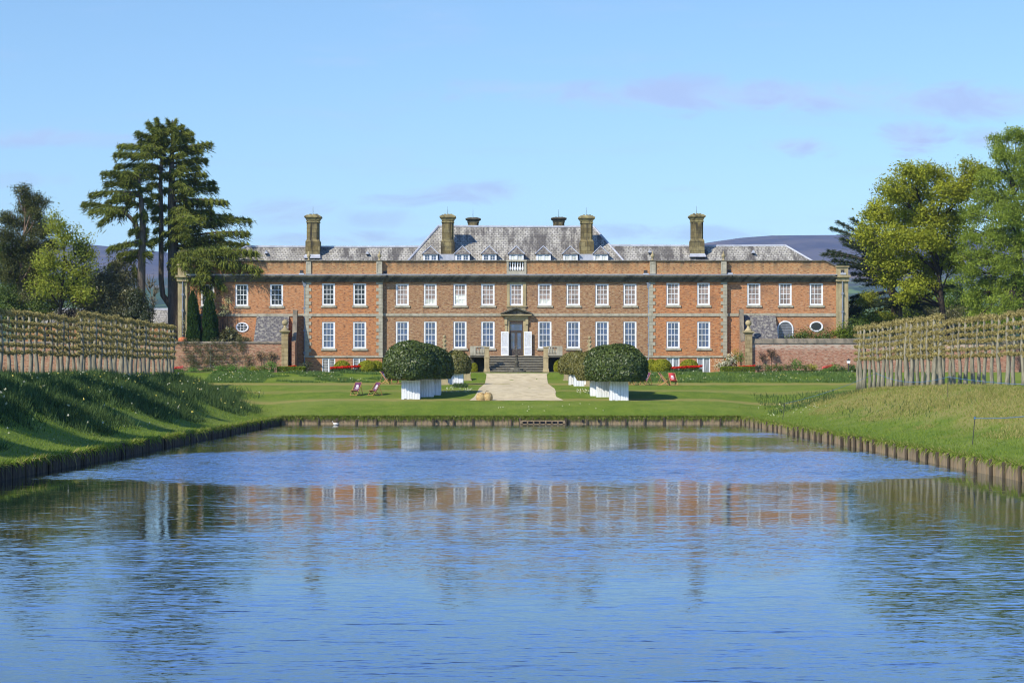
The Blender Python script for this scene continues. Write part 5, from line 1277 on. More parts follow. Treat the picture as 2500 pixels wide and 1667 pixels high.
deck('plum', 944, 937, 60, 'plum deck chair facing right at the left edge of the large left laurel'); deck('plum', 963, 937, 15, 'low plum deck chair half hidden under the large left laurel'); deck('red', 980, 936, 5, 'red deck chair almost hidden behind the front left planter')
deck('red', 1528, 939, -10, 'red deck chair behind the front right planter, under its laurel'); deck('plum', 1548, 939.5, -35, 'shaded plum deck chair under the right edge of the big right laurel')
deck('plum', 1575, 940, -38, 'plum deck chair just clear of the big right laurel, facing left'); deck('plum', 1622, 941, 72, 'plum deck chair seen edge-on beside the rightmost red one'); deck('red', 1643, 941, 12, 'red deck chair standing clear, rightmost chair on the lawn')

# ================================================================== ROPE BARRIER, DUCK, LANTERN
def pin(px_top, py_top, px_bot, py_bot, label):
    b = foot(px_bot, py_bot); tpt = at(px_top, py_top, b.y); t = thing('rope_pin', label, 'stake', tuple(b), 'iron stakes carrying the blue rope')
    m_ = MB(); m_.tube([b-Vector((0, 0, .2)), tpt], .017, 6); m_.build('rod', M['iron'], t)
    m_ = MB(); m_.tube([tpt+Vector((.035*math.cos(a), 0, .03+.035*math.sin(a))) for a in np.linspace(0, 6.28, 10)], .012, 5); m_.build('loop', M['iron'], t); return tpt
A_ = pin(1915.6, 985, 1910, 1025, 'leftmost iron rope stake, standing by the far right canal corner'); B_ = pin(2139, 911, 2138, 952.5, 'iron rope stake before the end of the right lime row'); C_ = pin(2380, 1020.5, 2372.6, 1088, 'nearest iron rope stake with a blue knot on the right bank')
D_ = Vector((24.6, 126, g(24.6, 126)+1.15)); tD = thing('rope_pin', 'iron rope stake among the right lime trunks', 'stake', (24.6, 126, g(24.6, 126)), 'iron stakes carrying the blue rope'); m_ = MB(); m_.tube([D_-Vector((0, 0, 1.3)), D_], .017, 6); m_.build('rod', M['iron'], tD)
E_ = Vector((24.9, 70, g(24.9, 70)+1.1)); E2 = at(2600, 1003, 66)
def rope(a, b, sag): return [a.lerp(b, f)-Vector((0, 0, sag*4*f*(1-f))) for f in np.linspace(0, 1, 13)]
m_ = MB(); m_.tube(rope(A_, B_, .18)+rope(B_, D_, .45)[1:]+rope(D_, E_, .5)[1:], .012, 6); tag(m_.build('rope', M['rope'], loc=(0, 0, 0), recalc=False), 'thin blue rope sagging between stakes in front of the right limes', 'rope')
m_ = MB(); m_.tube(rope(C_, E2, .08), .013, 6); m_.ball(C_, .05, 8); tag(m_.build('rope', M['rope'], loc=(0, 0, 0), recalc=False), 'blue rope running from the nearest stake out of the right edge', 'rope')
p = at(819.5, 1035, 157.6); 
def duck():
    t = thing('duck', 'pale duck floating by the left part of the far canal wall', 'duck', (p.x, p.y, 0)); m_ = MB(); x, y = p.x, p.y
    prof = []
    def ring(cx, cz, rw, rh, n=10): return [(cx, y+rw*math.cos(2*math.pi*i/n), cz+rh*math.sin(2*math.pi*i/n)) for i in range(n)]
    R_ = [ring(x+.22, .13, .01, .01), ring(x+.17, .10, .05, .03), ring(x+.08, .08, .10, .085), ring(x-.03, .08, .115, .10), ring(x-.12, .09, .09, .09), ring(x-.17, .14, .05, .06), ring(x-.185, .20, .038, .038), ring(x-.20, .255, .05, .05), ring(x-.23, .25, .035, .035), ring(x-.255, .24, .012, .010)]
    vs = [v for r in R_ for v in r]; n = 10; m_.add(vs, [(j*n+i, j*n+(i+1) % n, (j+1)*n+(i+1) % n, (j+1)*n+i) for j in range(len(R_)-1) for i in range(n)]); m_.build('body', M['feather'], t, True)
    m_ = MB(); m_.add([(x-.25, y-.02, .245), (x-.25, y+.02, .245), (x-.31, y, .232), (x-.25, y, .222)], [(0, 1, 2), (0, 2, 3), (1, 3, 2), (0, 3, 1)]); m_.build('bill', M['beech'], t)
duck()
Yl = 197.2; p = at(2071.5, 899, Yl); z = g(p.x, Yl); t = thing('garden_lantern', 'small white garden lantern with dark cap before the right wall', 'lantern', (p.x, Yl, z))
m_ = MB(); zz = CH-(887-HY)*Yl/F; m_.box(p.x-.05, p.x+.05, Yl-.05, Yl+.05, z-.1, zz); m_.build('post', M['iron'], t); m_ = MB(); m_.frustum(p.x, Yl, zz, zz+.24, .12, .12, .15, .15); m_.build('shade', M['white'], t); m_ = MB(); m_.frustum(p.x, Yl, zz+.242, zz+.33, .17, .17, .10, .10); m_.frustum(p.x, Yl, zz+.331, zz+.42, .09, .09, .03, .03); m_.build('cap', M['iron'], t)

# ================================================================== GARDEN WALLS, GATE PIERS
GY = 202.3
def gx(px, Y=GY): return (px-HX)*Y/F
def gz(py, Y=GY): return CH-(py-HY)*Y/F
def garden_wall(label, xa, xb, top_px, cop, mat, loc):
    t = thing('garden_wall', label, 'wall', loc)
    zt = gz(top_px); zc = zt-cop*GY/F
    m_ = MB(); m_.box(xa, xb, GY, GY+.42, 3.6, zc); m_.build('wall', mat, t)
    m_ = MB(); m_.prism([(GY-.10, zc+.002), (GY+.52, zc+.002), (GY+.44, zt-.06), (GY+.30, zt), (GY+.12, zt), (GY-.02, zt-.06)], xa, xb, 'x'); m_.build('coping', M['coping'], t)
    return t
garden_wall('old brick garden wall with stone coping running left from the left gate pier', -58, gx(687.5), 833.5, 4, M['brick_wall_left'], (-30, GY, 3.8))
garden_wall('tall brick garden wall with thick weathered coping right of the right gate pier', gx(1836.5), 60, 826, 12, M['brick_wall'], (33, GY, 3.8))
def gate_pier(px0, px1, cap_t, cap_b, ball_px, ball_py, label, scroll):
    Y0 = GY-.32; x0, x1 = gx(px0, Y0), gx(px1, Y0); cx = (x0+x1)/2; hw = (x1-x0)/2; cy = Y0+hw; s = Y0/F
    t = thing('gate_pier', label, 'gate pier', (cx, cy, 3.8)); m_ = MB(); m_.box(x0, x1, Y0, Y0+2*hw, 3.6, gz(cap_b+1, Y0)); m_.box(x0-.06, x1+.06, Y0-.06, Y0+2*hw+.06, 3.6, 4.15); m_.build('shaft', M['stone_pier'], t)
    m_ = MB(); za, zb = gz(cap_b+.9, Y0), gz(cap_t, Y0); m_.frustum(cx, cy, za, za+(zb-za)*.6, hw+.02, hw+.02, hw+.16, hw+.16); m_.box(cx-hw-.19, cx+hw+.19, cy-hw-.19, cy+hw+.19, za+(zb-za)*.6, zb); m_.build('cap', M['stone_gold'], t)
    zc = gz(ball_py, Y0); r = 7.6*s; m_ = MB(); zp = zb
    m_.lathe([(.38, 0), (.36, .08), (.22, .22), (.12, .34), (.13, zc-zp-r*.93)], cx, cy, 14, 0, zp); m_.ball((cx, cy, zc), r, 18); m_.build('ball_finial', M['stone_gold'], t, True)
gate_pier(687, 703, 807.5, 812, 694.6, 787.5, 'sandstone gate pier with ball finial at the end of the left garden wall', -1)
gate_pier(1820, 1836.5, 808.5, 814.5, 1828, 788.5, 'sandstone gate pier with ball finial at the end of the right garden wall', 1)
for (x0, x1, pk, label) in ((-20.02, -19.62, 757, 'scroll-topped brick wall with stone coping linking the left gate pier to the house'), (20.78, 21.16, 755, 'scroll-topped brick wall with stone coping linking the right gate pier to the house')):
    za = gz(832, 202.6); zp = CH-(pk-HY)*204.2/F
    prof = [(202.45, za), (202.75, za+.05)]+[(202.75+1.15*f, za+.05+(zp-.5-za)*(f**2.0)) for f in np.linspace(.1, 1, 9)]+[(203.92, zp), (204.5, zp), (204.5, zp-.5), (204.95, zp-.5)]
    t = thing('scroll_wall', label, 'wall', (x0, 203.5, 3.8)); m_ = MB(); m_.prism([(202.3, 3.6), (202.3, za-.05)]+[(a, b-.12) for a, b in prof]+[(204.95, 3.6)], x0+.05, x1-.05, 'x'); m_.build('wall', M['brick_wall_left'], t)
    m_ = MB(); m_.prism([(a, b) for a, b in prof]+[(a, b-.118) for a, b in prof[::-1]], x0, x1, 'x'); m_.build('coping', M['coping'], t)
# small stone term against the corner of the right bay
c = at(1778.5, 869, 204.3); t = thing('stone_term', 'weathered stone bust on a post by the right bay corner', 'statue', (c.x, 204.3, 3.85))
m_ = MB(); m_.frustum(c.x, 204.3, 3.8, 4.9, .16, .16, .22, .20); m_.build('post', M['stone_gold'], t); m_ = MB(); m_.lathe([(.2, 0), (.24, .12), (.20, .25), (.09, .33), (.13, .42), (.145, .52), (.09, .64), (.02, .67)], c.x, 204.3, 12, 0, 4.902); m_.build('bust', M['stone_gold'], t, True)

# ================================================================== BORDER PLANTING IN FRONT OF THE HOUSE
def P3(px, py, Y): return at(px, py, Y)
def clip_dome(pl, pr, top, Y, label, seed, n=4200):
    s = F/Y; cx = (pl+pr)/2; z0 = g((cx-HX)/s, Y); rx = (pr-pl)/2/s; h = CH-(top-HY)/s-z0; rz = h*.62
    dome('yew_dome', label, 'shrub', ((cx-HX)/s, Y, z0+h-rz), rx, rx*.95, rz, M['leaf_gold'], n, .075, seed, flat_bottom=-.62, rough=.012, core=M['leaf_box'], group='clipped golden domes below the windows')
for a, b, tp, Y, lb_, sd_ in ((815, 856, 880, 200.5, 'small golden clipped dome at the first basement window left of the laurels', 1), (873, 920, 879.5, 199.3, 'large golden clipped dome left of the big laurel, front of two', 2), (900, 937, 880.5, 200.9, 'golden clipped dome half behind the larger left dome', 3), (1148, 1166, 886, 200.4, 'narrow golden dome tucked beside the steps on the left', 4),
                              (1352, 1372, 880, 200.2, 'narrow golden dome tucked beside the steps on the right', 5), (1575, 1606, 877, 200.9, 'golden clipped dome peeping out beside the big right laurel', 6), (1590, 1640, 876, 199.2, 'large golden clipped dome right of the big right laurel', 7), (1659, 1706, 877, 200.5, 'golden clipped dome behind the tulips under the right bay', 8)):
    clip_dome(a, b, tp, Y, lb_, sd_)
def hedge_box(pl, pr, top, Ya, Yb, label, seed):
    Y = Ya; x0, x1 = gx(pl, Y), gx(pr, Y); z0 = g(x0, Y); z1 = gz(top, Y); t = thing('box_hedge', label, 'hedge', ((x0+x1)/2, (Ya+Yb)/2, z0)); rng = np.random.default_rng(seed)
    m_ = MB(); m_.box(x0+.05, x1-.05, Ya+.05, Yb-.05, z0-.05, z1-.05); m_.build('core', M['leaf_dark'], t)
    n = 5200; u = rng.random(n); v = rng.random(n); f = rng.integers(0, 4, n); j = rng.normal(0, .022, n)
    C = np.where((f == 0)[:, None], np.stack([x0+(x1-x0)*u, Ya+j, z0+(z1-z0)*v], 1), np.where((f == 1)[:, None], np.stack([x0+(x1-x0)*u, Ya+(Yb-Ya)*v, z1+j], 1), np.where((f == 2)[:, None], np.stack([x0+j, Ya+(Yb-Ya)*u, z0+(z1-z0)*v], 1), np.stack([x1+j, Ya+(Yb-Ya)*u, z0+(z1-z0)*v], 1))))
    A = unit(rng.normal(0, 1, (n, 3)))*.05; B = unit(np.cross(A, rng.normal(0, 1, (n, 3))))*.032; np_mesh('foliage', diamonds(C, A, B), 4, M['leaf_box'], t, rng.random(n))
hedge_box(677, 741, 895.5, 197.9, 199.6, 'low clipped box hedge in front of the left gate pier', 1); hedge_box(1763, 1842, 895.5, 197.9, 199.6, 'low clipped box hedge in front of the right gate pier', 2)
def flower_bed(pl, pr, Ya, Yb, h, n, petals, leaf, name, seed, dens=5):
    rg = np.random.default_rng(seed); x = rg.uniform(gx(pl), gx(pr), n); y = rg.uniform(Ya, Yb, n); xy = np.stack([x, y], 1)
    lx = np.stack([rg.uniform(gx(pl), gx(pr), n*3), rg.uniform(Ya-.15, Yb, n*3)], 1)
    tufts(name+'_leaves', lx, h*.68, .06, leaf, .25, seed); blooms(name, xy, h, .085, petals, seed, dens)
flower_bed(815, 888, 198.6, 199.4, .50, 330, [M['petal_red']], M['leaf_daff'], 'red_tulips', 51); flower_bed(1631, 1706, 198.6, 199.4, .50, 340, [M['petal_red']], M['leaf_daff'], 'red_tulips', 52)
flower_bed(1773, 1832, 198.4, 199.2, .52, 190, [M['petal_red']], M['leaf_daff'], 'red_tulips', 53); flower_bed(436, 463, 197.7, 198.3, .42, 150, [M['petal_pink']], M['leaf_fresh'], 'coral_flowers', 54)
flower_bed(1994, 2016, 197.8, 198.3, .55, 150, [M['petal_pink']], M['leaf_fresh'], 'coral_flowers', 55); flower_bed(700, 730, 198.6, 199.4, .50, 60, [M['petal_red']], M['leaf_daff'], 'red_tulips', 56)
def shrub(label, px, py, rx, ry, Y, leaf, seed, name='border_shrub', cat='plant', per=16, leaves=26, size=.06, group=None, spread=.16, base_z=None, droop=.2, extra=None):
    s = F/Y; rng = np.random.default_rng(seed); c = at(px, py, Y); z0 = g(c.x, Y) if base_z is None else base_z; t = thing(name, label, cat, (c.x, Y, z0), group)
    ells = [(c.x, Y, c.z, rx/s, min(.5, rx/s), ry/s)]+[((e[0]-HX)/s, Y, CH-(e[1]-HY)/s, e[2]/s, min(.5, e[2]/s), e[3]/s) for e in (extra or [])]
    P, Dn = scatter_ellipsoids(ells, rng, per*6, shell=.6); P[:, 2] = np.maximum(P[:, 2], z0+.03)
    V, ti = leaf_cloud(P, Dn, rng, leaves, spread, size, .5, droop); np_mesh('foliage', V, 4, leaf, t, ti)
    m_ = MB()
    for e in ells:
        for q in range(6): m_.tube(bez(Vector((c.x+rng.normal(0, .05), Y, z0-.05)), Vector((e[0], Y, (z0+e[2])/2)), Vector((e[0]+rng.normal(0, .5)*e[3], Y+rng.normal(0, .5)*e[4], e[2]+rng.uniform(.2, .8)*e[5])), 4), [.03, .024, .016, .008], 5)
    m_.build('stems', M['bark_dark'], t, recalc=False)
BG = 'leafy clumps along the border at the foot of the garden walls'
for i, (px, py, rx, ry, lf, lb_) in enumerate([(470, 903, 18, 5, 'leaf_fresh', 'low pale green clump at the far left of the left border'), (505, 903, 16, 5, 'leaf_mid', 'low dull green clump left of the espalier stem'), (538, 900, 17, 8, 'leaf_fresh', 'bright green leafy clump right of the espalier stem'), (566, 899, 17, 8, 'leaf_fresh', 'second bright green clump in the middle of the left border'),
     (594, 901, 16, 6, 'leaf_fresh', 'third bright green clump in the left border'), (620, 901, 13, 6, 'leaf_lime', 'yellow green clump before the bushy plant in the left border'), (640, 901, 12, 6, 'leaf_mid', 'dark low clump under the bushy plant in the left border'), (664, 894, 20, 12, 'leaf_fresh', 'tall rounded green plant beside the left gate pier'),
     (1850, 898, 15, 9, 'leaf_dark', 'dark green clump nearest the right gate pier'), (1878, 899, 16, 8, 'leaf_mid', 'mid green clump second along the right border'), (1905, 898, 16, 9, 'leaf_mid', 'olive clump in the middle of the right border'), (1926, 897, 12, 9, 'leaf_olive', 'brownish green clump before the tall plant on the right'),
     (1943, 890, 17, 14, 'leaf_fresh', 'tallest bright green plant in the right border'), (1966, 897, 10, 8, 'leaf_mid', 'small green clump right of the tallest border plant'), (1984, 898, 13, 8, 'leaf_lime', 'arching yellow green clump before the coral flowers'), (2034, 896, 13, 9, 'leaf_fresh', 'rounded green clump right of the coral flowers'),
     (2055, 900, 12, 6, 'leaf_daff', 'bluish leafy clump below the lantern'), (2080, 897, 14, 9, 'leaf_fresh', 'green clump beside the first right lime trunk')]):
    shrub(lb_, px, py, rx, ry, 197.75, M[lf], 200+i, group=BG)
k = bank_pts(5000, 61, gx(440), gx(680), 197.55, 198.45); tufts('border_leaves', k, .22, .06, M['leaf_fresh'], .5, 61); k = bank_pts(6000, 62, gx(1840), gx(2110), 197.55, 198.45); tufts('border_leaves', k, .24, .06, M['leaf_mid'], .5, 62)
shrub('cream flowering rose bush sprawling beside the right bay', 1772, 886, 28, 19, 199.2, M['petal_white'], 230, 'rose_bush', 'shrub', 9, 16, .05, extra=[(1788, 878, 18, 16), (1756, 894, 16, 12)])
shrub('green foliage of the cream rose bush corner', 1768, 889, 27, 17, 199.5, M['leaf_mid'], 231, 'rose_foliage', 'shrub', 9, 20, .06, extra=[(1786, 880, 18, 16)])
shrub('slim upright green plant left of the right gate pier, paler one', 1797, 872, 4.5, 21, 199.2, M['leaf_lime'], 232, 'upright_plant', 'plant', 30, 26, .05); shrub('slim upright green plant closest to the right gate pier', 1809, 874, 6, 21, 199.2, M['leaf_fresh'], 233, 'upright_plant', 'plant', 24, 26, .05)
shrub('dark bush in the shade right of the left gate pier', 745, 893, 14, 10, 200.2, M['leaf_dark'], 234, 'shade_shrub', 'shrub')
# wall-trained trees
def espalier(label, px, pl, pr, ptop, seed, leaf, n=9000, tiers=5):
    rng = np.random.default_rng(seed); Y = GY-.14; x = gx(px, Y); t = thing('espalier_tree', label, 'tree', (x, Y, 3.85)); x0, x1, zt = gx(pl, Y), gx(pr, Y), gz(ptop, Y); m_ = MB()
    m_.tube([(x, Y, 3.8), (x+.03, Y, (3.8+zt)/2), (x, Y, zt)], [.075, .06, .04], 7)
    P = []
    for k in range(tiers):
        z = 4.35+(zt-4.4)*k/(tiers-1)
        for sg, xe in ((-1, x0), (1, x1)):
            pts = [(x+(xe-x)*f, Y+rng.normal(0, .02), z+rng.normal(0, .05)) for f in np.linspace(0, 1, 9)]; m_.tube(pts, list(np.linspace(.035, .015, 9)), 5)
            for q in range(int(abs(xe-x)*5)):
                f = rng.random(); a = Vector((x+(xe-x)*f, Y, z)); b = a+Vector((rng.normal(0, .12), -rng.uniform(.02, .16), rng.uniform(-.3, .45))); m_.tube([a, a.lerp(b, .5)+Vector((0, 0, .04)), b], [.014, .010, .006], 4); P.append(b)
    m_.build('trunk', M['bark_grey'], t, recalc=False)
    P = np.array(P); i = rng.integers(0, len(P), n); C = P[i]+rng.normal(0, .12, (n, 3))*np.array([1, .45, 1.1]); C[:, 1] = np.minimum(C[:, 1], Y-.01)
    A = unit(rng.normal(0, 1, (n, 3)))*.042; B = unit(np.cross(A, rng.normal(0, 1, (n, 3))))*.026; np_mesh('leaves', diamonds(C, A, B), 4, leaf, t, rng.random(n))
espalier('espaliered tree with a pale stem trained across the left garden wall', 513, 440, 602, 838, 1, M['leaf_olive'], 7500)
def wiry(label, px, py, rx, ry, Y, seed, leaf, n=220, name='wall_shrub'):
    rng = np.random.default_rng(seed); s = F/Y; c = at(px, py, Y); z0 = g(c.x, Y); t = thing(name, label, 'shrub', (c.x, Y, z0)); m_ = MB(); C = []
    m_.tube([(c.x, Y, z0-.05), (c.x+.04, Y, (z0+c.z)/2), tuple(c)], [.03, .026, .02], 6)
    for q in range(22):
        a = Vector((c.x, Y, z0+(c.z-z0)*rng.uniform(.6, 1))); b = c+Vector((rng.uniform(-1, 1)*rx/s, rng.normal(0, .08), rng.uniform(-1, 1)*ry/s)); m_.tube(bez(a, a.lerp(b, .5)+Vector((0, 0, .06)), b, 4), [.016, .012, .008, .005], 4)
        for w in range(n//22): C.append(b+Vector(rng.normal(0, .09, 3)))
    m_.build('stems', M['bark_dark'], t, recalc=False); C = np.array(C); k = len(C); A = unit(rng.normal(0, 1, (k, 3)))*.05; B = unit(np.cross(A, rng.normal(0, 1, (k, 3))))*.03; np_mesh('leaves', diamonds(C, A, B), 4, leaf, t, rng.random(k))
wiry('thin dark-leaved shrub on the left wall, left one of a pair', 637, 866, 11, 12, GY-.25, 3, M['leaf_olive']); wiry('thin reddish shrub on the left wall nearest the gate pier', 664, 868, 11, 9, GY-.25, 4, M['leaf_olive']); wiry('bare twiggy standard shrub with purple head before the right wall', 1883, 861, 10, 7, GY-.5, 5, M['brown_twigs'], 400); wiry('sparse twiggy shrub left of the purple-headed one on the right wall', 1862, 868, 9, 7, GY-.3, 6, M['brown_twigs'], 160); wiry('grey thin shrub between the espalier and the leafy wall shrubs', 609, 880, 9, 14, GY-.2, 7, M['leaf_olive'], 300)

# behind the walls
def yew_column(px, top, w, Y, label, seed):
    s = F/Y; rng = np.random.default_rng(seed); x = (px-HX)/s; zt = CH-(top-HY)/s; z0 = 3.85; t = thing('columnar_yew', label, 'tree', (x, Y, z0)); n = 15000
    f = rng.random(n)**.85; a = rng.uniform(0, 6.283, n); prof = np.interp(f, [0, .1, .45, .75, .9, 1], [.80, .95, 1.0, .78, .50, .08])*w/2/s*(1+.10*np.sin(a*5+f*9+seed)+.07*np.sin(f*31+a*2))
    r = prof*rng.uniform(.84, 1.02, n); C = np.stack([x+r*np.cos(a)+.10*np.sin(f*3+seed), Y+r*np.sin(a), z0+(zt-z0)*f], 1)
    D = unit(np.stack([.35*np.cos(a), .35*np.sin(a), np.ones(n)], 1)+rng.normal(0, .25, (n, 3))); A = D*rng.uniform(.08, .2, (n, 1)); B = unit(np.cross(D, rng.normal(0, 1, (n, 3))))*.032
    np_mesh('foliage', diamonds(C, A, B), 4, M['leaf_yew'], t, rng.random(n)*.7+.3*rng.random())
    m_ = MB(); m_.lathe([(w/2/s*.8*k, (zt-z0)*q) for q, k in ((0, .7), (.2, .92), (.5, .9), (.8, .6), (.95, .1))], x, Y, 12, 0, z0); m_.build('core', M['leaf_yew'], t, True); m_ = MB(); m_.tube([(x, Y, z0-.2), (x, Y, z0+1)], [.2, .15], 8); m_.build('trunk', M['bark_dark'], t)
yew_column(472, 712, 35, 203.8, 'left one of the two dark columnar yews behind the left wall', 1); yew_column(514, 718, 40, 203.7, 'broader right one of the two dark columnar yews behind the left wall', 2)
shrub('spiky dark palm-like shrub behind the left wall by the oval window', 560, 822, 20, 22, 203.7, M['leaf_olive'], 240, 'spiky_shrub', 'shrub', 12, 30, .14, spread=.22, base_z=3.85, droop=-.4, extra=[(575, 830, 18, 14), (545, 828, 14, 14)])
shrub('low russet shrub behind the left wall next to the lean-to', 602, 830, 14, 10, 203.6, M['leaf_olive'], 241, 'low_shrub', 'shrub', base_z=5.2)
shrub('pale variegated climber on the house wall beside the yews', 548, 752, 14, 22, 204.3, M['leaf_variegated'], 242, 'wall_climber', 'climber', 5, 18, .07, base_z=3.9, extra=[(555, 738, 8, 14), (540, 765, 16, 8)])
shrub('pale leafy climber up the left corner pier', 446, 790, 10, 42, 203.9, M['leaf_variegated'], 243, 'wall_climber', 'climber', 4, 18, .06, base_z=3.9)
for i, (px, py, rx, ry, Y, lf, lb_) in enumerate([(1965, 822, 34, 20, 203.6, 'leaf_mid', 'feathery green bush behind the right wall below the oval window'), (2015, 825, 26, 18, 203.7, 'leaf_mid', 'second feathery green bush behind the right wall'), (1930, 830, 16, 12, 203.5, 'leaf_mid', 'low green bush behind the right wall by the arched window'), (2062, 812, 28, 24, 204.0, 'leaf_box', 'yellowish green rounded bush behind the right wall corner'), (2095, 800, 30, 26, 204, 'leaf_mid', 'olive rounded bush behind the end of the right limes')]):
    shrub(lb_, px, py, rx, ry, Y, M[lf], 250+i, 'wall_top_shrub', 'shrub', 14, 28, .085, spread=.24, base_z=3.9, droop=0)
m_ = MB(); c = at(446, 834, 203.4); m_.lathe([(.02, 0), (.42, .02), (.42, .30), (.34, .46), (.05, .52), (.02, .52)], 0, 0, 14); m_.v = [(c.x+a, 203.4+b, c.z+d-.1) for a, b, d in m_.v]; p2 = MB(); p2.box(c.x-.3, c.x+.3, 203.1, 203.7, 3.8, c.z-.11)
t = thing('terracotta_pot', 'orange terracotta dome showing over the left wall below the cedar', 'pot', (c.x, 203.4, 3.85)); m_.build('dome', M['terracotta'], t, True); p2.build('stand', M['brick_wing'], t)

# outbuilding behind the left trees
t = thing('outbuilding', 'long low outbuilding with pale slate roof behind the left limes', 'outbuilding', (-43, 226, 3.7)); Yo = 226; z1 = CH-(790-HY)*Yo/F; zr = CH-(756-HY)*(Yo+3)/F; xa, xb = (60-HX)*Yo/F, (412-HX)*Yo/F
m_ = MB(); m_.box(xa, xb, Yo, Yo+6, 3.5, z1); m_.build('wall', M['brick_wing'], t)
m_ = MB(); m_.prism([(Yo-.3, z1+.002), (Yo+6.3, z1+.002), (Yo+3, zr)], xa-.2, xb+.2, 'x'); o = m_.build('roof', M['slate'], t); m_ = MB(); m_.tube([(xa-.2, Yo+3, zr+.02), (xb+.2, Yo+3, zr+.02)], .14, 6); m_.build('ridge', M['lead'], o)

# ================================================================== TREES
def cedar(name, label, base, stems, branches, Y, leaf, seed, tipY=None, spray=.40, dens=1.0, hang=1.0, plate=.26, zo=lambda x: x/3.484, zy=lambda y: 250+y/3.484):
    """stems: polylines of (px,py,radius m); branches: (x0,y0,x1,y1) in the measured zoom's pixels"""
    rng = np.random.default_rng(seed); t = thing(name, label, 'tree', base); m_ = MB()
    for st in stems: m_.tube([at(zo(a), zy(b), Y) for a, b, r in st], [r for a, b, r in st], 10)
    PC, PA, PB, PT = [], [], [], []
    for (xa, ya, xb, yb) in branches:
        a = at(zo(xa), zy(ya), Y); b = at(zo(xb), zy(yb), Y); L = (b-a).length; fwd = tipY(xb, yb) if tipY else None
        for rep in range(2):
            if rep == 0: tip = at(zo(xb), zy(yb), (Y+rng.uniform(-.45, .45)*L) if fwd is None else fwd+rng.uniform(-.6, .6)); lenf = 1.0
            elif fwd is not None: tip = at(zo(xa+(xb-xa)*rng.uniform(.55, .85)), zy(ya+(yb-ya)*rng.uniform(.5, .8)), fwd+rng.uniform(-.9, .5)); lenf = .9
            else:
                dy = rng.choice([-1, 1])*rng.uniform(.6, 1.0)*L; tip = a.lerp(b, rng.uniform(.25, .6))+Vector((0, dy, rng.uniform(-.06, .06)*L)); lenf = .45
            ctrl = a.lerp(tip, .55)+Vector((0, 0, .10*L)); pts = bez(a, ctrl, tip, 9)
            m_.tube(pts, list(np.linspace(min(.16, .045+.022*L), .018, 9)), 6)
            P = np.array(pts); n = int((90+165*L)*dens*lenf*(1.45 if fwd is not None else 1)); f = .12+.88*rng.random(n)**.7
            C = np.array([np.interp(f, np.linspace(0, 1, 9), P[:, i]) for i in range(3)]).T
            d = unit(np.array(tip-a)); side = unit(np.cross(d, [0, 0, 1.0])); wid = plate*L*(1.02-f)**.7*np.minimum(1, f*3)+.06; u = rng.normal(0, .62, n)
            # side sprays gather on secondary twigs, so the plate has gaps
            tw = np.round(f*(4+L*1.1))/(4+L*1.1); f2 = .52*tw+.48*f
            C = np.array([np.interp(f2, np.linspace(0, 1, 9), P[:, i]) for i in range(3)]).T
            C += side*(u*wid)[:, None]+np.outer(np.abs(u)*wid*.55, d)
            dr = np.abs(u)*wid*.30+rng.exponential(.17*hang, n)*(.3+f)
            C[:, 2] += -dr+rng.normal(.05, .07, n)
            out = d*.75+side*np.sign(u)[:, None]*.6
            A = unit(out+np.array([0, 0, -1])*(hang*rng.uniform(.1, 1.1, (n, 1)))+rng.normal(0, .35, (n, 3))); A = A*spray*rng.uniform(.45, 1.15, (n, 1)); B = unit(np.cross(A, rng.normal(0, 1, (n, 3))))*spray*.09
            PC.append(C); PA.append(A); PB.append(B); PT.append(np.clip(rng.random(n)*.6+.4*rng.random()-dr*.25, 0, 1))  # lower sprays tinted darker: shade under each plate put into the colour
    m_.build('trunk', M['bark_cedar'], t, True, recalc=False)
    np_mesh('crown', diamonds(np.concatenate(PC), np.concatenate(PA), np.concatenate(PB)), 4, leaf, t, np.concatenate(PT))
YC = 210.5
BR = [(1400,330,1255,170),(1380,300,1330,135),(1380,330,1150,260),(1400,420,1010,370),(1400,480,970,440),(1380,560,985,540),(1400,380,1180,330),(1390,350,1290,240),(1470,230,1420,150),(1470,220,1500,150),(1460,250,1560,200),(1460,300,1640,260),(1470,330,1600,230),(1470,360,1650,310),(1480,420,1800,350),(1480,470,1720,400),(1480,520,1770,490),(1470,560,1690,480),(1470,600,1700,560),(1470,640,1760,610),(1460,690,1680,660),(1470,740,1830,680),(1470,780,1850,730),(1400,300,1250,300),(1410,450,1120,460),(1420,260,1380,200),(1470,280,1540,280),(1470,400,1590,380),
      (1450,850,1930,850),(1450,900,1800,860),(1450,830,1650,760),(1450,960,1820,930),(1450,1000,1980,970),(1450,1060,2140,1000),(1450,1040,1750,980),(1450,1120,1900,1020),(1450,1130,1380,1110),(1450,1180,2120,1110),(1450,1150,1700,1080),(1450,1200,1900,1150),(1450,1240,2110,1210),(1450,1250,1750,1180),(1460,1290,2180,1280),(1460,1330,2210,1420),(1460,1340,2000,1380),(1460,1300,1950,1250),(1460,1360,1850,1500),(1460,1350,1640,1420),(1460,1340,1700,1330),(1450,1340,1430,1390),(1450,930,1600,900),(1450,1080,1560,1040),(1470,880,1700,950),(1460,1400,1800,1640),(1460,1380,1900,1560),
      (1370,600,1200,600),(1370,660,1060,610),(1370,700,1250,700),(1370,800,1290,790),(1370,880,1250,880),(1370,1000,1290,980),(1370,1080,1310,1090),(1380,1170,1270,1180),(1370,560,1150,540),(1370,920,1300,930),(1350,420,1440,330),(1360,520,1450,470),(1465,260,1400,230),(1465,420,1380,380),(1465,520,1400,480),(1370,640,1440,600),(1465,640,1400,620),(1372,760,1430,740),(1340,330,1420,260),(1460,340,1350,300),(1465,480,1560,440),(1372,900,1420,880),(1470,250,1590,310),(1455,1020,1400,1000),(1455,1180,1400,1230)]
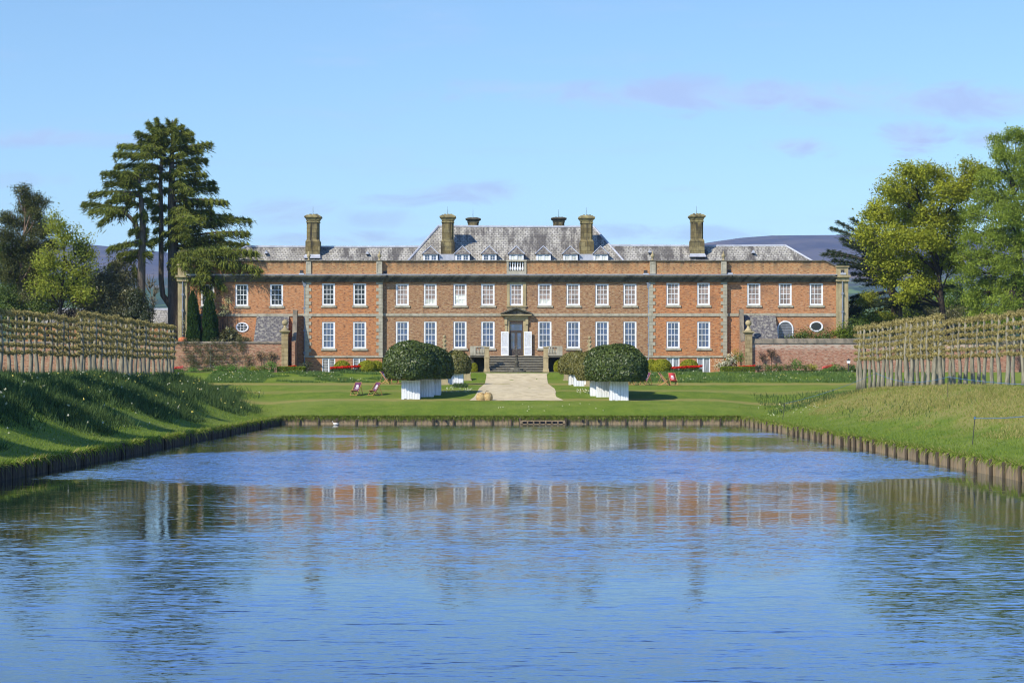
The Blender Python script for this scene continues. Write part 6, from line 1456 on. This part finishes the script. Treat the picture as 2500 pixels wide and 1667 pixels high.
cedar('deodar_cedar', 'tallest twin-stemmed cedar with drooping plates of foliage beside the house left end', tuple(at(424, 905, YC)-Vector((0, 0, 0))), [[(1490, 2330, .85), (1490, 1950, .68), (1480, 1650, .60), (1475, 1300, .52), (1460, 900, .40), (1462, 600, .28), (1465, 300, .14), (1468, 150, .04)], [(1470, 1760, .30), (1385, 1640, .26), (1370, 1500, .25), (1372, 1000, .23), (1365, 700, .19), (1375, 480, .13), (1340, 300, .07), (1330, 160, .03)]], BR, YC, M['leaf_cedar'], 4, dens=.80, tipY=lambda x, y: 203.9 if (x > 1500 and y > 1220) else None)
BL = [(1190,640,870,600),(1180,680,940,590),(1190,720,890,690),(1190,780,770,780),(1080,930,700,860),(1080,940,760,930),(1050,930,840,1030),(1190,800,900,850),(1200,830,1290,830),(1190,760,1290,720),(1210,900,1250,990),(1200,960,1130,990),(1200,1080,1100,1100),(1200,1080,1260,1080),(1205,1180,1150,1190),(1205,1200,910,1250),(1205,1200,1310,1200),(1205,1270,1000,1300),(1210,1290,1290,1290),(1200,1300,920,1390),(1130,1380,1150,1470),(1190,700,1000,640),(1190,650,1090,600),(1150,850,960,800),(1190,720,1080,700),(1190,870,1080,860),(1195,1150,1250,1130),(1195,620,1150,570),(1100,900,900,920)]
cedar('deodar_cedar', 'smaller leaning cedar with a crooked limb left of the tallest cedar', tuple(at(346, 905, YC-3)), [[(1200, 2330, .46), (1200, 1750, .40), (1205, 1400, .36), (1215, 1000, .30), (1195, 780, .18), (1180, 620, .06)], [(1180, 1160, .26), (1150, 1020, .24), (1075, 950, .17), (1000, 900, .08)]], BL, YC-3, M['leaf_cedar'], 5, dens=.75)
def gb(px, Y): x = (px-HX)*Y/F; return (x, Y, g(x, Y))
ellz = lambda L: L
broad_tree('scots_pine', 'dark blue green pine with a bare pinkish trunk at the far left', 'tree', gb(44, 213), [(62, 470, 26, 20), (92, 492, 34, 20), (60, 505, 30, 22), (100, 525, 26, 18), (20, 535, 32, 22), (62, 548, 42, 24), (112, 560, 28, 28), (20, 580, 40, 24), (80, 595, 46, 26), (125, 600, 18, 24), (35, 625, 48, 26), (100, 645, 40, 26), (20, 670, 40, 30), (75, 685, 48, 26), (130, 690, 26, 22), (40, 715, 40, 22)], 213, M['leaf_pine'], M['bark_pine'], .36, 5.4, 52, .26, .13, 2, aspect=.22, trunk_top=.6, twigs=2)
broad_tree('spring_tree', 'airy yellow green tree with thin fresh leaves beside the far left pine', 'tree', gb(146, 203.5), [(140, 545, 26, 32), (158, 580, 38, 40), (190, 600, 34, 40), (215, 625, 20, 36), (120, 640, 34, 44), (165, 650, 48, 44), (205, 670, 34, 36), (110, 700, 40, 34), (160, 710, 50, 34), (210, 720, 30, 26)], 203.5, M['leaf_lime'], M['bark_dark'], .24, 2.9, 26, .36, .11, 3, twigs=9, shell=.6)
broad_tree('olive_tree', 'bushy grey olive evergreen tree between the pale tree and cedars', 'tree', gb(270, 206), [(285, 655, 26, 26), (262, 685, 42, 34), (300, 690, 34, 34), (235, 720, 44, 34), (285, 730, 48, 34), (320, 725, 26, 28), (220, 760, 40, 26), (275, 768, 50, 26)], 206, M['leaf_olive'], M['bark_dark'], .26, 5.5, 40, .30, .085, 4)
broad_tree('holly_bush', 'dark rounded holly at the foot of the smaller cedar', 'tree', gb(340, 204.5), [(335, 730, 22, 26), (345, 760, 28, 28), (325, 775, 26, 22), (355, 785, 20, 22)], 204.5, M['leaf_dark'], M['bark_dark'], .16, 9, 46, .24, .08, 5, ydep=.6)
broad_tree('bare_tree', 'leafless pale twiggy tree seen between the cedar trunks', 'tree', gb(375, 214), [(365, 690, 22, 30), (385, 710, 20, 28), (372, 735, 18, 20)], 214, M['brown_twigs'], M['bark_grey'], .12, .6, 8, .3, .05, 6, twigs=14)
broad_tree('understorey_tree', 'low dark green tree under the pine at the left edge', 'tree', gb(20, 205), [(10, 720, 40, 34), (40, 745, 44, 34), (85, 760, 40, 28), (0, 770, 40, 26), (110, 745, 34, 30), (60, 785, 44, 16)], 205, M['leaf_mid'], M['bark_dark'], .2, 4.5, 36, .30, .09, 7)
broad_tree('spreading_tree', 'dark trunked spreading tree low behind the left limes', 'tree', gb(110, 205.5), [(90, 725, 34, 24), (125, 720, 40, 24), (150, 745, 34, 22), (170, 770, 34, 18)], 205.5, M['leaf_olive'], M['bark_dark'], .34, 3.2, 30, .32, .09, 8, twigs=6)
broad_tree('brown_shrub', 'bare brown twiggy shrub behind the left limes', 'shrub', gb(165, 204), [(165, 775, 36, 24), (195, 785, 26, 18)], 204, M['brown_twigs'], M['bark_dark'], .08, 5, 30, .3, .07, 9, twigs=14, stems=3)
# right-hand group
broad_tree('oak_tree', 'large bronze green oak coming into leaf right of the house', 'tree', gb(2316, 206), [(2212, 430, 46, 30), (2258, 425, 40, 24), (2305, 432, 34, 22), (2362, 425, 34, 34), (2170, 470, 42, 34), (2235, 475, 56, 38), (2300, 475, 52, 36), (2350, 470, 36, 34), (2150, 520, 44, 34), (2205, 530, 56, 38), (2270, 535, 56, 40), (2330, 540, 46, 40), (2125, 570, 40, 36), (2185, 585, 54, 36), (2250, 590, 54, 36), (2315, 600, 44, 36), (2150, 625, 36, 24), (2215, 640, 52, 32), (2280, 645, 44, 30), (2330, 640, 30, 28), (2175, 675, 40, 24), (2225, 700, 36, 24), (2265, 690, 34, 22), (2205, 725, 30, 16)], 206, M['leaf_oak'], M['bark_dark'], .40, 3.3, 46, .36, .115, 11, ydep=2.6, twigs=3, trunk_top=.42)
bk = lambda L: L
BCED = [(600,900,330,640),(600,900,240,660),(580,880,200,700),(600,950,420,600),(590,960,260,760),(590,960,150,860),(590,980,180,840),(590,1000,210,900),(600,1010,250,930),(600,1050,330,980),(600,1060,340,1020),(590,1100,320,1130),(600,1150,310,1160),(600,1170,330,1210),(600,1180,420,1170),(600,1170,460,1230),(620,1150,740,1150),(620,1160,800,1130),(620,1180,860,1180),(630,1180,760,1200),(640,1150,900,1100),(600,950,360,720),(590,930,280,800),(600,980,400,880),(600,1040,420,960),(620,1000,760,930),(620,1050,860,1010),(640,1100,960,1060)]
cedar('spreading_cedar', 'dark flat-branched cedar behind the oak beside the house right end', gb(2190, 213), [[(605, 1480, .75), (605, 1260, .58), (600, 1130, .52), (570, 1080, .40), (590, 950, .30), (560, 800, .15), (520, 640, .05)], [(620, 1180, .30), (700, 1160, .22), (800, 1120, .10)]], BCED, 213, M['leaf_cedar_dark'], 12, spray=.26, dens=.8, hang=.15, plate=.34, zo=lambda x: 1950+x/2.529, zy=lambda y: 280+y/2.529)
broad_tree('birch_tree', 'tall fresh green weeping birch at the right edge', 'tree', gb(2497, 200), [(2448, 345, 28, 24), (2490, 330, 32, 26), (2525, 345, 34, 34), (2440, 385, 32, 28), (2480, 385, 34, 28), (2425, 425, 38, 30), (2468, 430, 40, 32), (2510, 430, 40, 40), (2410, 470, 40, 28), (2455, 480, 44, 32), (2500, 485, 44, 36), (2390, 520, 40, 30), (2440, 530, 46, 34), (2490, 540, 46, 38), (2375, 570, 34, 26), (2420, 580, 46, 34), (2470, 590, 48, 36), (2515, 590, 44, 40), (2370, 625, 36, 30), (2415, 640, 44, 34), (2465, 645, 46, 36), (2375, 670, 30, 26), (2420, 695, 42, 34), (2470, 700, 46, 36), (2510, 700, 40, 36), (2395, 735, 34, 30), (2440, 750, 44, 32), (2490, 755, 44, 30), (2400, 780, 36, 22), (2450, 790, 44, 22)], 200, M['leaf_birch'], M['bark_dark'], .28, 3.0, 62, .27, .09, 13, ydep=1.8, droop=.9, trunk_top=.7, twigs=2)
broad_tree('bright_shrub', 'bright yellow green shrub under the dark cedar on the right', 'shrub', gb(2150, 211), [(2120, 730, 26, 24), (2150, 775, 30, 20), (2175, 785, 24, 18), (2115, 780, 26, 22)], 211, M['leaf_lime'], M['bark_dark'], .1, 6, 34, .26, .085, 14, ydep=.8)
broad_tree('evergreen_bush', 'dark evergreen bush behind the right end of the house', 'shrub', gb(2095, 216), [(2085, 755, 26, 24), (2105, 790, 32, 26), (2080, 800, 24, 24), (2135, 800, 30, 22)], 216, M['leaf_dark'], M['bark_dark'], .12, 7, 36, .28, .09, 15, ydep=.8)
broad_tree('background_tree', 'dull olive tree in the gap behind the oak trunk', 'tree', gb(2270, 222), [(2235, 745, 30, 26), (2270, 760, 34, 26), (2300, 775, 30, 22), (2240, 785, 34, 20), (2340, 770, 34, 26), (2370, 790, 34, 20)], 222, M['leaf_olive'], M['bark_dark'], .22, 4, 34, .32, .09, 16)
broad_tree('hedgerow_bush', 'dark bush low behind the right limes', 'shrub', gb(2180, 209), [(2190, 800, 40, 20), (2240, 805, 36, 16), (2300, 805, 40, 18), (2360, 808, 40, 16), (2420, 810, 40, 16)], 209, M['leaf_dark'], M['bark_dark'], .1, 5, 34, .28, .09, 17, ydep=.7)
broad_tree('background_tree', 'hazy mid green tree low between the oak and the birch', 'tree', gb(2330, 236), [(2335, 700, 26, 24), (2350, 735, 36, 30), (2310, 750, 36, 28), (2375, 770, 40, 26), (2330, 785, 44, 24)], 236, M['leaf_mid'], M['bark_dark'], .22, 2.6, 40, .34, .11, 18)
broad_tree('background_tree', 'pale green tree behind the dark cedar trunk on the right', 'tree', gb(2230, 240), [(2215, 745, 34, 24), (2250, 730, 30, 24), (2240, 775, 46, 26), (2195, 780, 40, 24)], 240, M['leaf_box'], M['bark_dark'], .22, 2.4, 40, .34, .11, 19)
broad_tree('background_tree', 'dull yellow green tree rising behind the far left pine', 'tree', gb(35, 232), [(10, 610, 40, 34), (55, 630, 44, 34), (100, 640, 40, 34), (20, 670, 46, 34), (80, 690, 46, 34), (200, 700, 44, 34), (140, 700, 44, 30), (40, 720, 50, 30)], 232, M['leaf_mid'], M['bark_dark'], .3, 2.6, 40, .36, .12, 20)
broad_tree('background_tree', 'grey green tree filling the gap behind the olive tree', 'tree', gb(255, 234), [(240, 690, 34, 26), (215, 725, 40, 30), (290, 730, 34, 24), (250, 755, 46, 24)], 234, M['leaf_olive'], M['bark_dark'], .25, 2.6, 40, .34, .11, 21)
broad_tree('background_tree', 'fresh green tree closing the gap under the oak', 'tree', gb(2280, 226), [(2200, 770, 40, 22), (2270, 735, 36, 26), (2300, 700, 30, 24), (2330, 760, 40, 28), (2380, 730, 36, 30), (2390, 780, 40, 24)], 226, M['leaf_birch'], M['bark_dark'], .22, 2.6, 42, .34, .11, 22)
# woodland outside the left of the picture: its crowns shade the daffodil bank
for i, (x, y, r, h, zc, lb_) in enumerate([(-37, 40, 3.4, 3.0, 21.5, 'first'), (-36.5, 51, 3.4, 3.0, 21.0, 'second'), (-37.5, 62, 3.4, 3.0, 21.4, 'third'), (-37, 73, 3.4, 3.2, 21.8, 'fourth'), (-37, 83, 3.4, 3.0, 21.2, 'fifth'), (-37.5, 94, 3.4, 3.0, 21.6, 'sixth'), (-38, 106, 3.2, 3.0, 21.6, 'seventh'), (-40, 120, 3.2, 3.0, 22.6, 'eighth')]):
    s = F/y; e = []; rg = np.random.default_rng(60+i)
    for q in range(13):
        d = unit(rg.normal(0, 1, 3)); c = np.array([x, y, zc])+d*np.array([r*.62, r*.62, h*.62]); e.append((HX+c[0]*s, HY-(c[2]-CH)*s, r*.42*s, h*.40*s, c[1]-y))
    broad_tree('woodland_tree', 'broad leafy tree in the wood left of the view, %s from the viewer' % lb_, 'tree', (x, y, g(x, y)), e, y, M['leaf_mid'], M['bark_dark'], .3, 1.3, 26, .45, .20, 70+i, group='woodland trees left of the canal', ydep=.1)
